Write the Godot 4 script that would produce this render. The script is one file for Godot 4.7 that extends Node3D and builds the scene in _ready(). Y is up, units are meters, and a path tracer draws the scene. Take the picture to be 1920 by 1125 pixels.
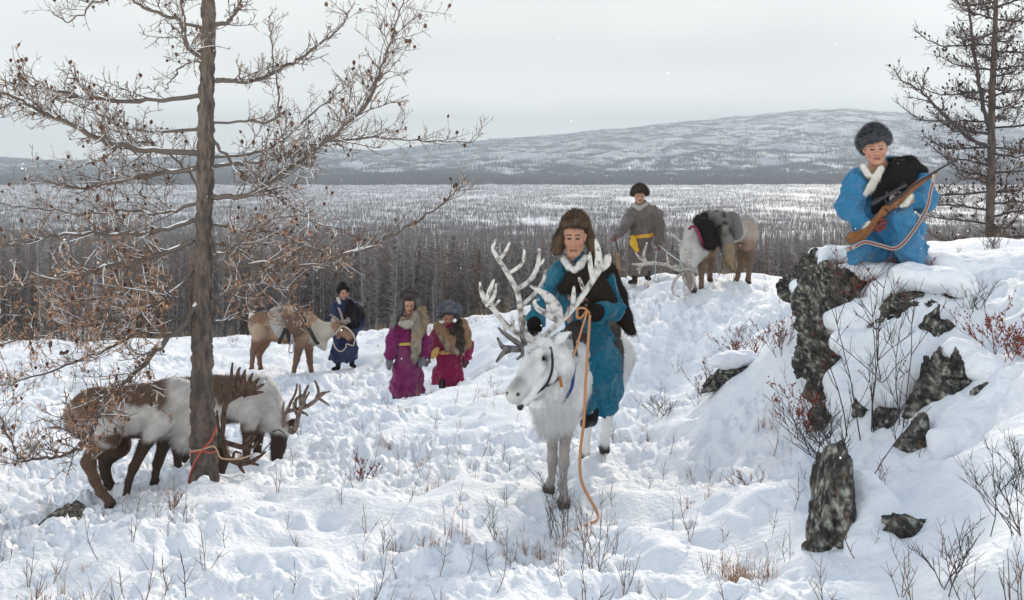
extends Node3D
# A winter hillside with herders and reindeer. Photo pixels (1920 wide) become directions with P(px, py, depth); depth is taken from the ground or from usual sizes.

const F := 1884.0
const HORIZON := 310.0

var M := {}
var names := {}
var n_big := FastNoiseLite.new()
var n_mid := FastNoiseLite.new()
var n_small := FastNoiseLite.new()
var n_fine := FastNoiseLite.new()
var n_wood := FastNoiseLite.new()
var jobs := []

func P(px: float, py: float, d: float) -> Vector3:
	return Vector3((px - 960.0) / F * d, (HORIZON - py) / F * d, -d)

func make_noise(n: FastNoiseLite, s: int, freq: float, oct: int, kind := FastNoiseLite.TYPE_SIMPLEX_SMOOTH) -> void:
	n.seed = s
	n.noise_type = kind
	n.frequency = freq
	n.fractal_type = FastNoiseLite.FRACTAL_FBM
	n.fractal_octaves = oct

func numbered(called: String) -> String:
	if not names.has(called):
		names[called] = 0
		return called
	names[called] += 1
	return "%s_%03d" % [called, names[called]]

func tag(o: Node3D, label: String, category: String, group := "", kind := "") -> void:
	if label:
		o.set_meta("label", label)
	if category:
		o.set_meta("category", category)
	if group:
		o.set_meta("group", group)
	if kind:
		o.set_meta("kind", kind)

func base(called: String, at: Vector3, label: String, category: String, group := "") -> Node3D:
	var o := Node3D.new()
	o.name = numbered(called)
	add_child(o)
	o.position = at
	tag(o, label, category, group)
	return o

func holder(called: String, parent: Node3D, mat: Material) -> MeshInstance3D:
	# a part; its mesh is given in world coordinates and set back by the thing's position
	var o := MeshInstance3D.new()
	o.name = numbered(called) if parent == self else called
	o.material_override = mat
	parent.add_child(o, true)
	if parent != self:
		var up: Node = parent
		var off := Vector3.ZERO
		while up != self:
			off += (up as Node3D).position
			up = up.get_parent()
		o.position = -off
	return o

# ---------------------------------------------------------------- mesh buffers
class Buf:
	var v := PackedVector3Array()
	var n := PackedVector3Array()
	var c := PackedColorArray()
	var i := PackedInt32Array()

	func mesh() -> ArrayMesh:
		var m := ArrayMesh.new()
		if v.is_empty():
			return m
		var a := []
		a.resize(Mesh.ARRAY_MAX)
		a[Mesh.ARRAY_VERTEX] = v
		a[Mesh.ARRAY_NORMAL] = n
		if c.size() == v.size():
			a[Mesh.ARRAY_COLOR] = c
		a[Mesh.ARRAY_INDEX] = i
		m.add_surface_from_arrays(Mesh.PRIMITIVE_TRIANGLES, a)
		return m

	func tri(a: Vector3, b: Vector3, d: Vector3, nn: Vector3, ca: Color, cb: Color) -> void:
		var k := v.size()
		v.append(a); v.append(b); v.append(d)
		n.append(nn); n.append(nn); n.append(nn)
		c.append(ca); c.append(ca); c.append(cb)
		i.append(k)
		if (d - a).cross(b - a).dot(nn) >= 0.0:
			i.append(k + 1); i.append(k + 2)
		else:
			i.append(k + 2); i.append(k + 1)

	func append(o: Buf) -> void:
		var k := v.size()
		v.append_array(o.v)
		n.append_array(o.n)
		c.append_array(o.c)
		for x in o.i:
			i.append(x + k)

	# a tube along points with radii; flat > 0 squashes it across the direction given
	func tube(pts: PackedVector3Array, rad: PackedFloat32Array, sides: int, col: Color, col2 := Color(-1, 0, 0), flat := 1.0, flat_dir := Vector3.UP, cap := true) -> void:
		var np := pts.size()
		if np < 2:
			return
		var last := Vector3.ZERO
		var k0 := v.size()
		for j in np:
			var dir := (pts[mini(j + 1, np - 1)] - pts[maxi(j - 1, 0)])
			if dir.length_squared() < 1e-14:
				dir = Vector3.UP
			dir = dir.normalized()
			var s: Vector3
			if flat != 1.0:
				s = flat_dir.cross(dir)
			elif last == Vector3.ZERO:
				s = dir.cross(Vector3(0.31, 0.17, 0.93))
			else:
				s = last - dir * last.dot(dir)
			if s.length_squared() < 1e-12:
				s = dir.cross(Vector3(0.9, 0.1, 0.3))
			s = s.normalized()
			last = s
			var t := dir.cross(s)
			var cc := col if col2.r < 0.0 else col.lerp(col2, float(j) / (np - 1))
			for q in sides:
				var ang := TAU * q / sides
				var off := s * cos(ang) + t * (sin(ang) * flat)
				v.append(pts[j] + off * rad[j])
				n.append((s * cos(ang) + t * (sin(ang) / flat)).normalized())
				c.append(cc)
		for j in np - 1:
			for q in sides:
				var a := k0 + j * sides + q
				var b := k0 + j * sides + (q + 1) % sides
				i.append(a); i.append(a + sides); i.append(b)
				i.append(b); i.append(a + sides); i.append(b + sides)
		if cap:
			for e in [0, np - 1]:
				var kc := v.size()
				v.append(pts[e])
				n.append((pts[e] - pts[1 if e == 0 else np - 2]).normalized())
				c.append(c[k0 + e * sides])
				for q in sides:
					var a: int = k0 + e * sides + q
					var b: int = k0 + e * sides + (q + 1) % sides
					if e == 0:
						i.append(kc); i.append(a); i.append(b)
					else:
						i.append(kc); i.append(b); i.append(a)

	func ball(at: Vector3, r: Vector3, basis: Basis, seg: int, col: Color, rows := 0) -> void:
		var k0 := v.size()
		if rows == 0:
			rows = seg / 2 + 1
		for y in rows:
			var th := PI * y / (rows - 1)
			for x in seg:
				var ph := TAU * x / seg
				var u := Vector3(sin(th) * cos(ph), cos(th), sin(th) * sin(ph))
				v.append(at + basis * (u * r))
				n.append((basis * (u / r)).normalized())
				c.append(col)
		for y in rows - 1:
			for x in seg:
				var a := k0 + y * seg + x
				var b := k0 + y * seg + (x + 1) % seg
				i.append(a); i.append(a + seg); i.append(b)
				i.append(b); i.append(a + seg); i.append(b + seg)

	func smooth_normals() -> void:
		n.resize(v.size())
		n.fill(Vector3.ZERO)
		for k in range(0, i.size(), 3):
			var a := v[i[k]]
			var g := (v[i[k + 2]] - a).cross(v[i[k + 1]] - a)
			n[i[k]] += g; n[i[k + 1]] += g; n[i[k + 2]] += g
		for k in n.size():
			n[k] = n[k].normalized()

static func curve(pts: Array, steps: int) -> PackedVector3Array:
	# Catmull-Rom through the points
	var out := PackedVector3Array()
	var k := pts.size()
	for j in k - 1:
		var a: Vector3 = pts[maxi(j - 1, 0)]
		var b: Vector3 = pts[j]
		var c: Vector3 = pts[j + 1]
		var d: Vector3 = pts[mini(j + 2, k - 1)]
		for s in steps:
			out.append(b.cubic_interpolate(c, a, d, float(s) / steps))
	out.append(pts[k - 1])
	return out

static func radii(count: int, list: Array) -> PackedFloat32Array:
	var out := PackedFloat32Array()
	for j in count:
		var t := float(j) / maxi(count - 1, 1) * (list.size() - 1)
		var k := mini(int(t), list.size() - 2)
		out.append(lerpf(list[k], list[k + 1], t - k))
	return out

# ---------------------------------------------------------------- smooth joined bodies: tapered capsules in a distance grid, meshed as surface nets
# a piece: [a, b, ra, rb, colour, blend, squash direction, squash factor, cut]
static func cap(a: Vector3, b: Vector3, ra: float, rb: float, col: Color, k := 0.03, sd := Vector3.ZERO, sf := 1.0, cut := false) -> Array:
	return [a, b, ra, rb, col, k, sd, sf, cut]

class Field:
	var lo := Vector3.ZERO
	var cell := 0.01
	var nx := 0
	var ny := 0
	var nz := 0
	var d := PackedFloat32Array()
	var id := PackedInt32Array()

	func build(pieces: Array, cell_: float) -> Buf:
		cell = cell_
		var a0 := Vector3(1e9, 1e9, 1e9)
		var b0 := -a0
		for p in pieces:
			if p[8]:
				continue
			var r := Vector3.ONE * (maxf(p[2], p[3]) + 2.5 * cell)
			a0 = a0.min(p[0] - r).min(p[1] - r)
			b0 = b0.max(p[0] + r).max(p[1] + r)
		lo = a0
		nx = int((b0.x - a0.x) / cell) + 2
		ny = int((b0.y - a0.y) / cell) + 2
		nz = int((b0.z - a0.z) / cell) + 2
		d.resize(nx * ny * nz)
		d.fill(1e6)
		id.resize(nx * ny * nz)
		for k in pieces.size():
			add(pieces[k], k)
		return net(pieces)

	func add(p: Array, me: int) -> void:
		var a: Vector3 = p[0]
		var b: Vector3 = p[1]
		var ra: float = p[2]
		var rb: float = p[3]
		var k: float = maxf(p[5], 0.0005)
		var sd: Vector3 = p[6]
		var sf: float = p[7] - 1.0
		var cut: bool = p[8]
		var sq := sf != 0.0
		var reach := k + 2.2 * cell
		var lo_p := a.min(b) - Vector3.ONE * (maxf(ra, rb) + reach)
		var hi_p := a.max(b) + Vector3.ONE * (maxf(ra, rb) + reach)
		var x0 := maxi(0, int((lo_p.x - lo.x) / cell))
		var y0 := maxi(0, int((lo_p.y - lo.y) / cell))
		var z0 := maxi(0, int((lo_p.z - lo.z) / cell))
		var x1 := mini(nx - 1, int((hi_p.x - lo.x) / cell) + 1)
		var y1 := mini(ny - 1, int((hi_p.y - lo.y) / cell) + 1)
		var z1 := mini(nz - 1, int((hi_p.z - lo.z) / cell) + 1)
		var ab := b - a
		if sq:
			ab += sd * (ab.dot(sd) * sf)
		var inv := 1.0 / maxf(ab.length_squared(), 1e-12)
		var dr := rb - ra
		for z in range(z0, z1 + 1):
			for y in range(y0, y1 + 1):
				var at := (z * ny + y) * nx + x0
				var q0 := Vector3(lo.x + x0 * cell, lo.y + y * cell, lo.z + z * cell) - a
				for x in range(x0, x1 + 1):
					var q := q0
					q0.x += cell
					if sq:
						q += sd * (q.dot(sd) * sf)
					var t := clampf(q.dot(ab) * inv, 0.0, 1.0)
					var dist := (q - ab * t).length() - ra - dr * t
					if dist < reach:
						var o := d[at]
						if cut:
							if -dist > o - k:
								var h := clampf(0.5 - 0.5 * (o + dist) / k, 0.0, 1.0)
								d[at] = lerpf(o, -dist, h) + k * h * (1.0 - h)
						elif dist < o - k:
							d[at] = dist
							id[at] = me
						elif dist < o + k:
							var h2 := 0.5 + 0.5 * (o - dist) / k
							d[at] = o + (dist - o) * h2 - k * h2 * (1.0 - h2)
							if dist < o:
								id[at] = me
					at += 1

	func net(pieces: Array) -> Buf:
		var out := Buf.new()
		var vi := PackedInt32Array()
		vi.resize(nx * ny * nz)
		vi.fill(-1)
		var sy := nx
		var sz := nx * ny
		var off := PackedInt32Array([0, 1, sy, sy + 1, sz, sz + 1, sz + sy, sz + sy + 1])
		var ea := PackedInt32Array([0, 2, 4, 6, 0, 1, 4, 5, 0, 1, 2, 3])
		var eb := PackedInt32Array([1, 3, 5, 7, 2, 3, 6, 7, 4, 5, 6, 7])
		var cp := [Vector3(0, 0, 0), Vector3(1, 0, 0), Vector3(0, 1, 0), Vector3(1, 1, 0), Vector3(0, 0, 1), Vector3(1, 0, 1), Vector3(0, 1, 1), Vector3(1, 1, 1)]
		var far := 5.0 * cell
		var ids := PackedInt32Array()
		for z in nz - 1:
			for y in ny - 1:
				var at := (z * ny + y) * nx
				for x in nx - 1:
					var v0 := d[at]
					if v0 < far and v0 > -far:
						var mask := 0
						for k in 8:
							if d[at + off[k]] < 0.0:
								mask |= 1 << k
						if mask != 0 and mask != 255:
							var sum := Vector3.ZERO
							var cnt := 0
							for e in 12:
								var i0 := ea[e]
								var i1 := eb[e]
								if ((mask >> i0) & 1) != ((mask >> i1) & 1):
									var f0 := d[at + off[i0]]
									var f1 := d[at + off[i1]]
									var c0: Vector3 = cp[i0]
									var c1: Vector3 = cp[i1]
									sum += c0 + (c1 - c0) * (f0 / (f0 - f1))
									cnt += 1
							var best := 0
							for k in 8:
								if mask & (1 << k):
									best = k
									break
							vi[at] = out.v.size()
							out.v.append(lo + (Vector3(x, y, z) + sum / cnt) * cell)
							ids.append(id[at + off[best]])
					at += 1
		for z in range(1, nz - 1):
			for y in range(1, ny - 1):
				var at := (z * ny + y) * nx + 1
				for x in range(1, nx - 1):
					if vi[at] >= 0 or (d[at] < far and d[at] > -far):
						var s := d[at] < 0.0
						if s != (d[at + 1] < 0.0):
							quad(out, vi[at - sy - sz], vi[at - sz], vi[at], vi[at - sy], s)
						if s != (d[at + sy] < 0.0):
							quad(out, vi[at - 1 - sz], vi[at - 1], vi[at], vi[at - sz], s)
						if s != (d[at + sz] < 0.0):
							quad(out, vi[at - 1 - sy], vi[at - sy], vi[at], vi[at - 1], s)
					at += 1
		out.c.resize(out.v.size())
		for k in out.v.size():
			out.c[k] = pieces[ids[k]][4]
		return out

	func quad(out: Buf, a: int, b: int, c: int, e: int, s: bool) -> void:
		if a < 0 or b < 0 or c < 0 or e < 0:
			return
		if s:
			out.i.append(a); out.i.append(c); out.i.append(b)
			out.i.append(a); out.i.append(e); out.i.append(c)
		else:
			out.i.append(a); out.i.append(b); out.i.append(c)
			out.i.append(a); out.i.append(c); out.i.append(e)

# a queued body: grids = [[pieces, cell], ...]; move(pos, normal) -> metres along the normal; paint(pos, normal, colour) -> colour; fur = {count, length, width, comb, where(pos, normal) -> 0..1, shade}
func body(called: String, parent: Node3D, mat: Material, grids: Array, opt := {}) -> MeshInstance3D:
	var o := holder(called, parent, mat)
	var job := {"node": o, "grids": grids, "opt": opt, "seed": jobs.size() + 11}
	if opt.has("fur"):
		job.fur_node = holder(opt.fur.get("called", "fur"), o, M.fur)
	jobs.append(job)
	return o

func run_job(at: int) -> void:
	var job: Dictionary = jobs[at]
	var opt: Dictionary = job.opt
	var all := Buf.new()
	for g in job.grids:
		all.append(Field.new().build(g[0], g[1]))
	all.smooth_normals()
	if opt.has("move"):
		var mv: Callable = opt.move
		for k in all.v.size():
			all.v[k] += all.n[k] * float(mv.call(all.v[k], all.n[k]))
		all.smooth_normals()
	if opt.has("paint"):
		var pt: Callable = opt.paint
		for k in all.v.size():
			all.c[k] = pt.call(all.v[k], all.n[k], all.c[k])
	for rep in int(opt.get("soften", 0)):
		var sum := PackedColorArray()
		sum.resize(all.v.size())
		var cnt := PackedFloat32Array()
		cnt.resize(all.v.size())
		for k in range(0, all.i.size(), 3):
			var i0 := all.i[k]
			var i1 := all.i[k + 1]
			var i2 := all.i[k + 2]
			var m := all.c[i0] + all.c[i1] + all.c[i2]
			sum[i0] += m; sum[i1] += m; sum[i2] += m
			cnt[i0] += 3.0; cnt[i1] += 3.0; cnt[i2] += 3.0
		for k in all.v.size():
			if cnt[k] > 0.0:
				all.c[k] = sum[k] / cnt[k]
	for dot in opt.get("dots", []):
		for k in all.v.size():
			if all.v[k].distance_to(dot[0]) < dot[1]:
				all.c[k] = dot[2]
	job.out = all
	if opt.has("fur"):
		job.fur_out = strands(all, opt.fur, job.seed)

func strands(b: Buf, fur: Dictionary, sd: int) -> Buf:
	var out := Buf.new()
	var rng := RandomNumberGenerator.new()
	rng.seed = sd
	var tris := b.i.size() / 3
	var comb: Vector3 = fur.get("comb", Vector3(0, -0.6, 0))
	var where = fur.get("where")
	var shade: float = fur.get("shade", 0.25)
	var lift: float = fur.get("lift", 0.6)
	for k in int(fur.count):
		var t := rng.randi_range(0, tris - 1) * 3
		var r1 := rng.randf()
		var r2 := rng.randf() * (1.0 - r1)
		var i0 := b.i[t]
		var i1 := b.i[t + 1]
		var i2 := b.i[t + 2]
		var p := b.v[i0] * (1.0 - r1 - r2) + b.v[i1] * r1 + b.v[i2] * r2
		var n := b.n[i0]
		var ln: float = fur.length * rng.randf_range(0.55, 1.15)
		if where != null:
			var wgt: float = (where as Callable).call(p, n)
			if wgt <= 0.02:
				continue
			ln *= wgt
		var jit := Vector3(rng.randf_range(-1, 1), rng.randf_range(-1, 1), rng.randf_range(-1, 1)) * 0.45
		var dir := (n * lift + comb - n * minf(comb.dot(n), 0.0) + jit).normalized()
		var side := dir.cross(n)
		if side.length_squared() < 1e-6:
			side = dir.cross(Vector3(0.3, 0.8, 0.1))
		side = (side.normalized() + jit * 0.5).normalized() * (float(fur.width) * 0.5)
		var col := b.c[i0] * (1.0 + rng.randf_range(-shade, shade))
		col.a = 1.0
		var tip: Color = col.lerp(fur.tip, 0.6) if fur.has("tip") else col
		var root := p - n * (ln * 0.08)
		out.tri(root + side, root - side, root + dir * ln, (n + dir * 0.35).normalized(), col, tip)
	return out

func run_jobs() -> void:
	var task := WorkerThreadPool.add_group_task(run_job, jobs.size(), -1, true)
	WorkerThreadPool.wait_for_group_task_completion(task)
	for job in jobs:
		job.node.mesh = job.out.mesh()
		if job.has("fur_out"):
			job.fur_node.mesh = job.fur_out.mesh()

func vmat(rough := 0.9, extra := {}) -> StandardMaterial3D:
	var m := StandardMaterial3D.new()
	m.vertex_color_use_as_albedo = true
	m.roughness = rough
	m.metallic_specular = 0.3
	for k in extra:
		m.set(k, extra[k])
	return m

func flat_mat(c: Color, rough := 0.9, extra := {}) -> StandardMaterial3D:
	var m := StandardMaterial3D.new()
	m.albedo_color = c.linear_to_srgb()
	m.roughness = rough
	m.metallic_specular = 0.3
	for k in extra:
		m.set(k, extra[k])
	return m

func noise_tex(s: int, freq: float, oct: int, size := 512, ramp: Gradient = null, normal := false, bump := 6.0, kind := FastNoiseLite.TYPE_SIMPLEX_SMOOTH) -> NoiseTexture2D:
	var n := FastNoiseLite.new()
	make_noise(n, s, freq, oct, kind)
	var t := NoiseTexture2D.new()
	t.width = size
	t.height = size
	t.seamless = true
	t.noise = n
	t.color_ramp = ramp
	t.as_normal_map = normal
	t.bump_strength = bump
	return t


# ---------------------------------------------------------------- the land
var tp := PackedVector3Array()
var tw := PackedFloat64Array()
var GX0 := -30.0
var GZ0 := -46.0
const GS := 0.3
var gnx := 0
var gnz := 0
var gh := PackedFloat32Array()
var gt := PackedFloat32Array()
var trails := []
var n_print := FastNoiseLite.new()

func spots() -> Array:
	# ground seen in the photograph: pixel and depth
	return [
		[1045, 925, 7.25], [1057, 943, 7.02], [1133, 842, 8.4], [1100, 845, 8.3], [1070, 1000, 6.4],
		[205, 950, 8.3], [240, 926, 8.6], [291, 914, 8.82], [200, 938, 8.75], [255, 930, 8.5], [330, 908, 8.9], [130, 955, 8.4], [300, 925, 8.4], [385, 893, 8.0], [409, 893, 8.55], [520, 866, 9.7], [465, 850, 9.9],
		[480, 692, 18.3], [553, 704, 18.0], [585, 704, 18.5], [640, 692, 19.2], [740, 764, 14.9], [840, 742, 15.6],
		[1190, 527, 17.0], [1222, 540, 16.6], [1300, 548, 15.2], [1320, 536, 15.4], [1335, 530, 15.7], [1382, 528, 16.0], [1404, 534, 15.7],
		[0, 648, 28], [200, 645, 28], [420, 640, 28], [600, 628, 26], [720, 616, 24], [880, 597, 21.5], [960, 585, 20.5], [1060, 560, 19.5], [1165, 528, 18.6], [1300, 520, 18.5], [1450, 515, 18],
		[-700, 660, 28], [-300, 652, 28],
		[0, 1125, 5.2], [-400, 1125, 5.3], [480, 1125, 4.75], [960, 1125, 4.3], [1400, 1125, 4.3], [700, 1000, 6.4], [700, 900, 8.8], [100, 800, 12.5], [-300, 850, 10.5], [-200, 700, 19], [600, 760, 14],
		[950, 800, 10.2], [930, 680, 15.3], [1150, 700, 12], [1250, 820, 8.8], [1300, 660, 12], [1300, 590, 14], [1240, 920, 7], [1300, 1030, 5.4],
		[1480, 900, 6.1], [1450, 760, 8.3], [1470, 640, 10.3], [1480, 545, 13], [1420, 690, 10],
		[1560, 480, 8.9], [1640, 492, 8.0], [1590, 490, 8.2], [1720, 480, 8.6], [1800, 470, 8.9], [1900, 448, 9.2], [2050, 440, 9.2], [1690, 520, 7.8],
		[1700, 580, 7.4], [1800, 560, 7.3], [1900, 600, 6.8], [1850, 700, 6.1], [1640, 700, 7.1], [1600, 620, 7.6], [1560, 800, 7.2], [1660, 830, 6.2], [1800, 850, 5.2], [1920, 800, 5.0], [1930, 980, 4.0], [1700, 920, 5.5], [1660, 1060, 4.45], [1540, 1000, 5.1], [1850, 1120, 3.6], [2300, 700, 5.5], [2400, 1000, 3.6],
		[1550, 540, 10.4], [1620, 560, 11], [1750, 560, 12], [1950, 560, 13], [2300, 520, 13], [1750, 640, 16], [2000, 640, 18], [1560, 590, 18.5],
	]

func kernel(r2: float) -> float:
	return 0.5 * r2 * log(r2 + 1e-6)

func solve_land() -> void:
	for s in spots():
		var q := P(s[0], s[1], s[2])
		q.y -= lumps(q.x, q.z, -q.z)
		tp.append(q)
	# the eye stands on the slope too
	tp.append(Vector3(0, -1.62, 0.0)); tp.append(Vector3(-3.5, -1.9, 0.5)); tp.append(Vector3(3.5, -1.25, 0.5)); tp.append(Vector3(-9, -2.1, -2)); tp.append(Vector3(8, -0.9, -3))
	for a in [[-700, 40, 9.0], [0, 40, 9.5], [500, 40, 9.6], [1000, 36, 8.5], [1500, 34, 8.0], [2100, 34, 8.0], [2700, 34, 8.0]]:
		tp.append(Vector3((a[0] - 960.0) / F * a[1], -a[2], -a[1]))
	var n := tp.size()
	var m := n + 3
	var A := []
	for i in m:
		var row := PackedFloat64Array()
		row.resize(m + 1)
		if i < n:
			for j in n:
				var dx := tp[i].x - tp[j].x
				var dz := tp[i].z - tp[j].z
				row[j] = kernel(dx * dx + dz * dz)
			row[i] += 0.04
			row[n] = 1.0; row[n + 1] = tp[i].x; row[n + 2] = tp[i].z
			row[m] = tp[i].y
		else:
			for j in n:
				row[j] = 1.0 if i == n else tp[j].x if i == n + 1 else tp[j].z
		A.append(row)
	for c in m:
		var best := c
		for r in range(c + 1, m):
			if absf(A[r][c]) > absf(A[best][c]):
				best = r
		var sw = A[c]; A[c] = A[best]; A[best] = sw
		var prow: PackedFloat64Array = A[c]
		for r in range(c + 1, m):
			var row: PackedFloat64Array = A[r]
			var f := row[c] / prow[c]
			if f != 0.0:
				for k in range(c, m + 1):
					row[k] -= f * prow[k]
				A[r] = row
	tw.resize(m)
	for c in range(m - 1, -1, -1):
		var s: float = A[c][m]
		for k in range(c + 1, m):
			s -= A[c][k] * tw[k]
		tw[c] = s / A[c][c]
	gnx = int(60.0 / GS) + 1
	gnz = int(50.0 / GS) + 1
	gh.resize(gnx * gnz)
	gt.resize(gnx * gnz)
	# where people and animals have walked
	for path in [[[1060, 930, 7.1], [1100, 845, 8.3], [1140, 740, 11.0], [1180, 620, 14.5], [1200, 540, 16.8]], [[210, 940, 8.4], [300, 900, 8.8], [480, 850, 9.8], [620, 800, 11.5], [740, 764, 14.9], [640, 692, 19.0], [500, 690, 18.3]], [[740, 764, 14.9], [840, 742, 15.4], [930, 690, 15.3], [1060, 620, 16.5]], [[300, 1125, 4.9], [520, 980, 6.8], [700, 900, 8.8], [860, 830, 10.5], [1040, 800, 9.2]], [[1240, 1125, 4.3], [1160, 1000, 6.2], [1060, 940, 7.0]], [[1300, 545, 15.2], [1400, 530, 15.8], [1340, 640, 12.5], [1260, 780, 9.4]]]:
		var line := []
		for q in path:
			line.append(Vector2((q[0] - 960.0) / F * q[2], -q[2]))
		trails.append(line)
	var task := WorkerThreadPool.add_group_task(land_row, gnz, -1, true)
	WorkerThreadPool.wait_for_group_task_completion(task)

func land_row(j: int) -> void:
	var z := GZ0 + j * GS
	var n := tp.size()
	for i in gnx:
		var x := GX0 + i * GS
		var s := tw[n] + tw[n + 1] * x + tw[n + 2] * z
		for k in n:
			var dx := x - tp[k].x
			var dz := z - tp[k].z
			var r2 := dx * dx + dz * dz
			s += tw[k] * 0.5 * r2 * log(r2 + 1e-6)
		gh[j * gnx + i] = s
		var w := 0.0
		for path in trails:
			for k in path.size() - 1:
				var c := Geometry2D.get_closest_point_to_segment(Vector2(x, z), path[k], path[k + 1])
				w = maxf(w, 1.0 - c.distance_to(Vector2(x, z)) / 0.75)
		gt[j * gnx + i] = clampf(w * 1.6, 0.0, 1.0)

func trodden(x: float, z: float) -> float:
	if gt.is_empty():
		return 0.0
	var fx := clampf((x - GX0) / GS, 0.0, gnx - 1.001)
	var fz := clampf((z - GZ0) / GS, 0.0, gnz - 1.001)
	var i := int(fx)
	var j := int(fz)
	fx -= i; fz -= j
	var k := j * gnx + i
	return lerpf(lerpf(gt[k], gt[k + 1], fx), lerpf(gt[k + gnx], gt[k + gnx + 1], fx), fz)

func smooth_land(x: float, z: float) -> float:
	var fx := clampf((x - GX0) / GS, 0.0, gnx - 1.001)
	var fz := clampf((z - GZ0) / GS, 0.0, gnz - 1.001)
	var i := int(fx)
	var j := int(fz)
	fx -= i; fz -= j
	var k := j * gnx + i
	return lerpf(lerpf(gh[k], gh[k + 1], fx), lerpf(gh[k + gnx], gh[k + gnx + 1], fx), fz)

const FAR_D := [30.0, 45.0, 70.0, 110.0, 200.0, 400.0, 700.0, 1200.0, 2500.0, 100000.0]
const FAR_H := [-6.0, -11.5, -16.5, -21.0, -27.5, -37.0, -43.0, -46.0, -46.0, -46.0]
const SKY_X := [-2000.0, -500.0, 0.0, 110.0, 300.0, 450.0, 600.0, 700.0, 800.0, 900.0, 1000.0, 1100.0, 1200.0, 1300.0, 1400.0, 1500.0, 1580.0, 1700.0, 1800.0, 2000.0, 2400.0, 4000.0]
const SKY_Y := [285.0, 290.0, 297.0, 305.0, 297.0, 290.0, 281.0, 286.0, 276.0, 266.0, 261.0, 251.0, 243.0, 231.0, 223.0, 212.0, 209.0, 219.0, 236.0, 255.0, 268.0, 280.0]

func table(xs: Array, ys: Array, x: float) -> float:
	if x <= xs[0]:
		return ys[0]
	for k in range(1, xs.size()):
		if x < xs[k]:
			var t: float = (x - xs[k - 1]) / (xs[k] - xs[k - 1])
			return lerpf(ys[k - 1], ys[k], t)
	return ys[-1]

func far_land(x: float, d: float) -> float:
	var h := table(FAR_D, FAR_H, d)
	h += n_big.get_noise_2d(x * 0.12, d * 0.12) * clampf((d - 60.0) / 120.0, 0.0, 1.0) * 2.0
	if d > 2000.0:
		# a bearing from the eye stands for a place on the far range
		var px := x / d * F + 960.0
		var top := (HORIZON - table(SKY_X, SKY_Y, px)) / F
		var ridge := n_big.get_noise_2d(x * 0.012 + 50.0, d * 0.012)
		var t := smoothstep(2300.0, 8200.0, d)
		var fore := smoothstep(2200.0, 4600.0, d)
		var want := (top * 8200.0 + 46.0)
		h += want * (0.62 * t + 0.38 * t * t) + ridge * 55.0 * fore * (1.0 - 0.75 * t) + n_mid.get_noise_2d(x * 0.02, d * 0.02) * 16.0 * fore * (1.0 - 0.6 * t)
		if d > 8200.0:
			h -= (d - 8200.0) * 0.08
	return h

func lumps(x: float, z: float, d: float) -> float:
	var f := 1.0 / (1.0 + d * d * 0.0009)
	var a := n_mid.get_noise_2d(x, z)
	var b := n_small.get_noise_2d(x, z)
	var c := n_fine.get_noise_2d(x, z)
	var rough := clampf(0.55 + 1.1 * n_big.get_noise_2d(x * 2.0 + 9.0, z * 2.0), 0.12, 1.0)
	# the drifts over the rocks are smooth; the trodden slope is clotted
	var drift := clampf((x / maxf(d, 0.5) * F + 960.0 - 1480.0) / 160.0, 0.0, 1.0) * clampf((16.0 - d) / 3.0, 0.0, 1.0)
	rough *= 1.0 - 0.6 * drift
	var tr := trodden(x, z)
	var dent := 0.0
	if tr > 0.01:
		dent = tr * 0.075 * smoothstep(-0.55, -0.9, n_print.get_noise_2d(x, z))
	return -dent + (0.13 * (1.0 - 0.4 * drift) * a + rough * (0.20 * (0.3 - absf(b)) + 0.085 * (0.3 - absf(c)))) * f + (0.05 * n_big.get_noise_2d(x * 3.0, z * 3.0 + 40.0))

func ground(x: float, z: float) -> float:
	var d := -z
	var w := smoothstep(26.0, 44.0, d)
	var h := 0.0
	if w < 1.0:
		h = smooth_land(x, z) + lumps(x, z, d)
	if w > 0.0:
		h = lerpf(h, far_land(x, d), w)
	return h

func on_ground(px: float, d: float, up := 0.0) -> Vector3:
	var x := (px - 960.0) / F * d
	return Vector3(x, ground(x, -d) + up, -d)

func snow_mat(scale_ := 1.0) -> StandardMaterial3D:
	var m := StandardMaterial3D.new()
	var g := Gradient.new()
	g.set_color(0, Color(0.885, 0.905, 0.935))
	g.set_color(1, Color(0.955, 0.962, 0.975))
	m.albedo_texture = noise_tex(5, 0.012, 4, 512, g)
	m.roughness = 0.75
	m.metallic_specular = 0.35
	m.uv1_triplanar = true
	m.uv1_world_triplanar = true
	m.uv1_scale = Vector3.ONE * 0.9 * scale_
	m.heightmap_enabled = true
	m.heightmap_texture = noise_tex(8, 0.022, 5, 1024)
	m.heightmap_scale = 1.1
	return m

var fan_rows := []
var fan_cols := PackedFloat32Array()
var fan_v := PackedVector3Array()

func fan_row(j: int) -> void:
	var d: float = fan_rows[j]
	var k := j * fan_cols.size()
	for i in fan_cols.size():
		var x := fan_cols[i] * d
		fan_v[k + i] = Vector3(x, ground(x, -d), -d)

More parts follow.
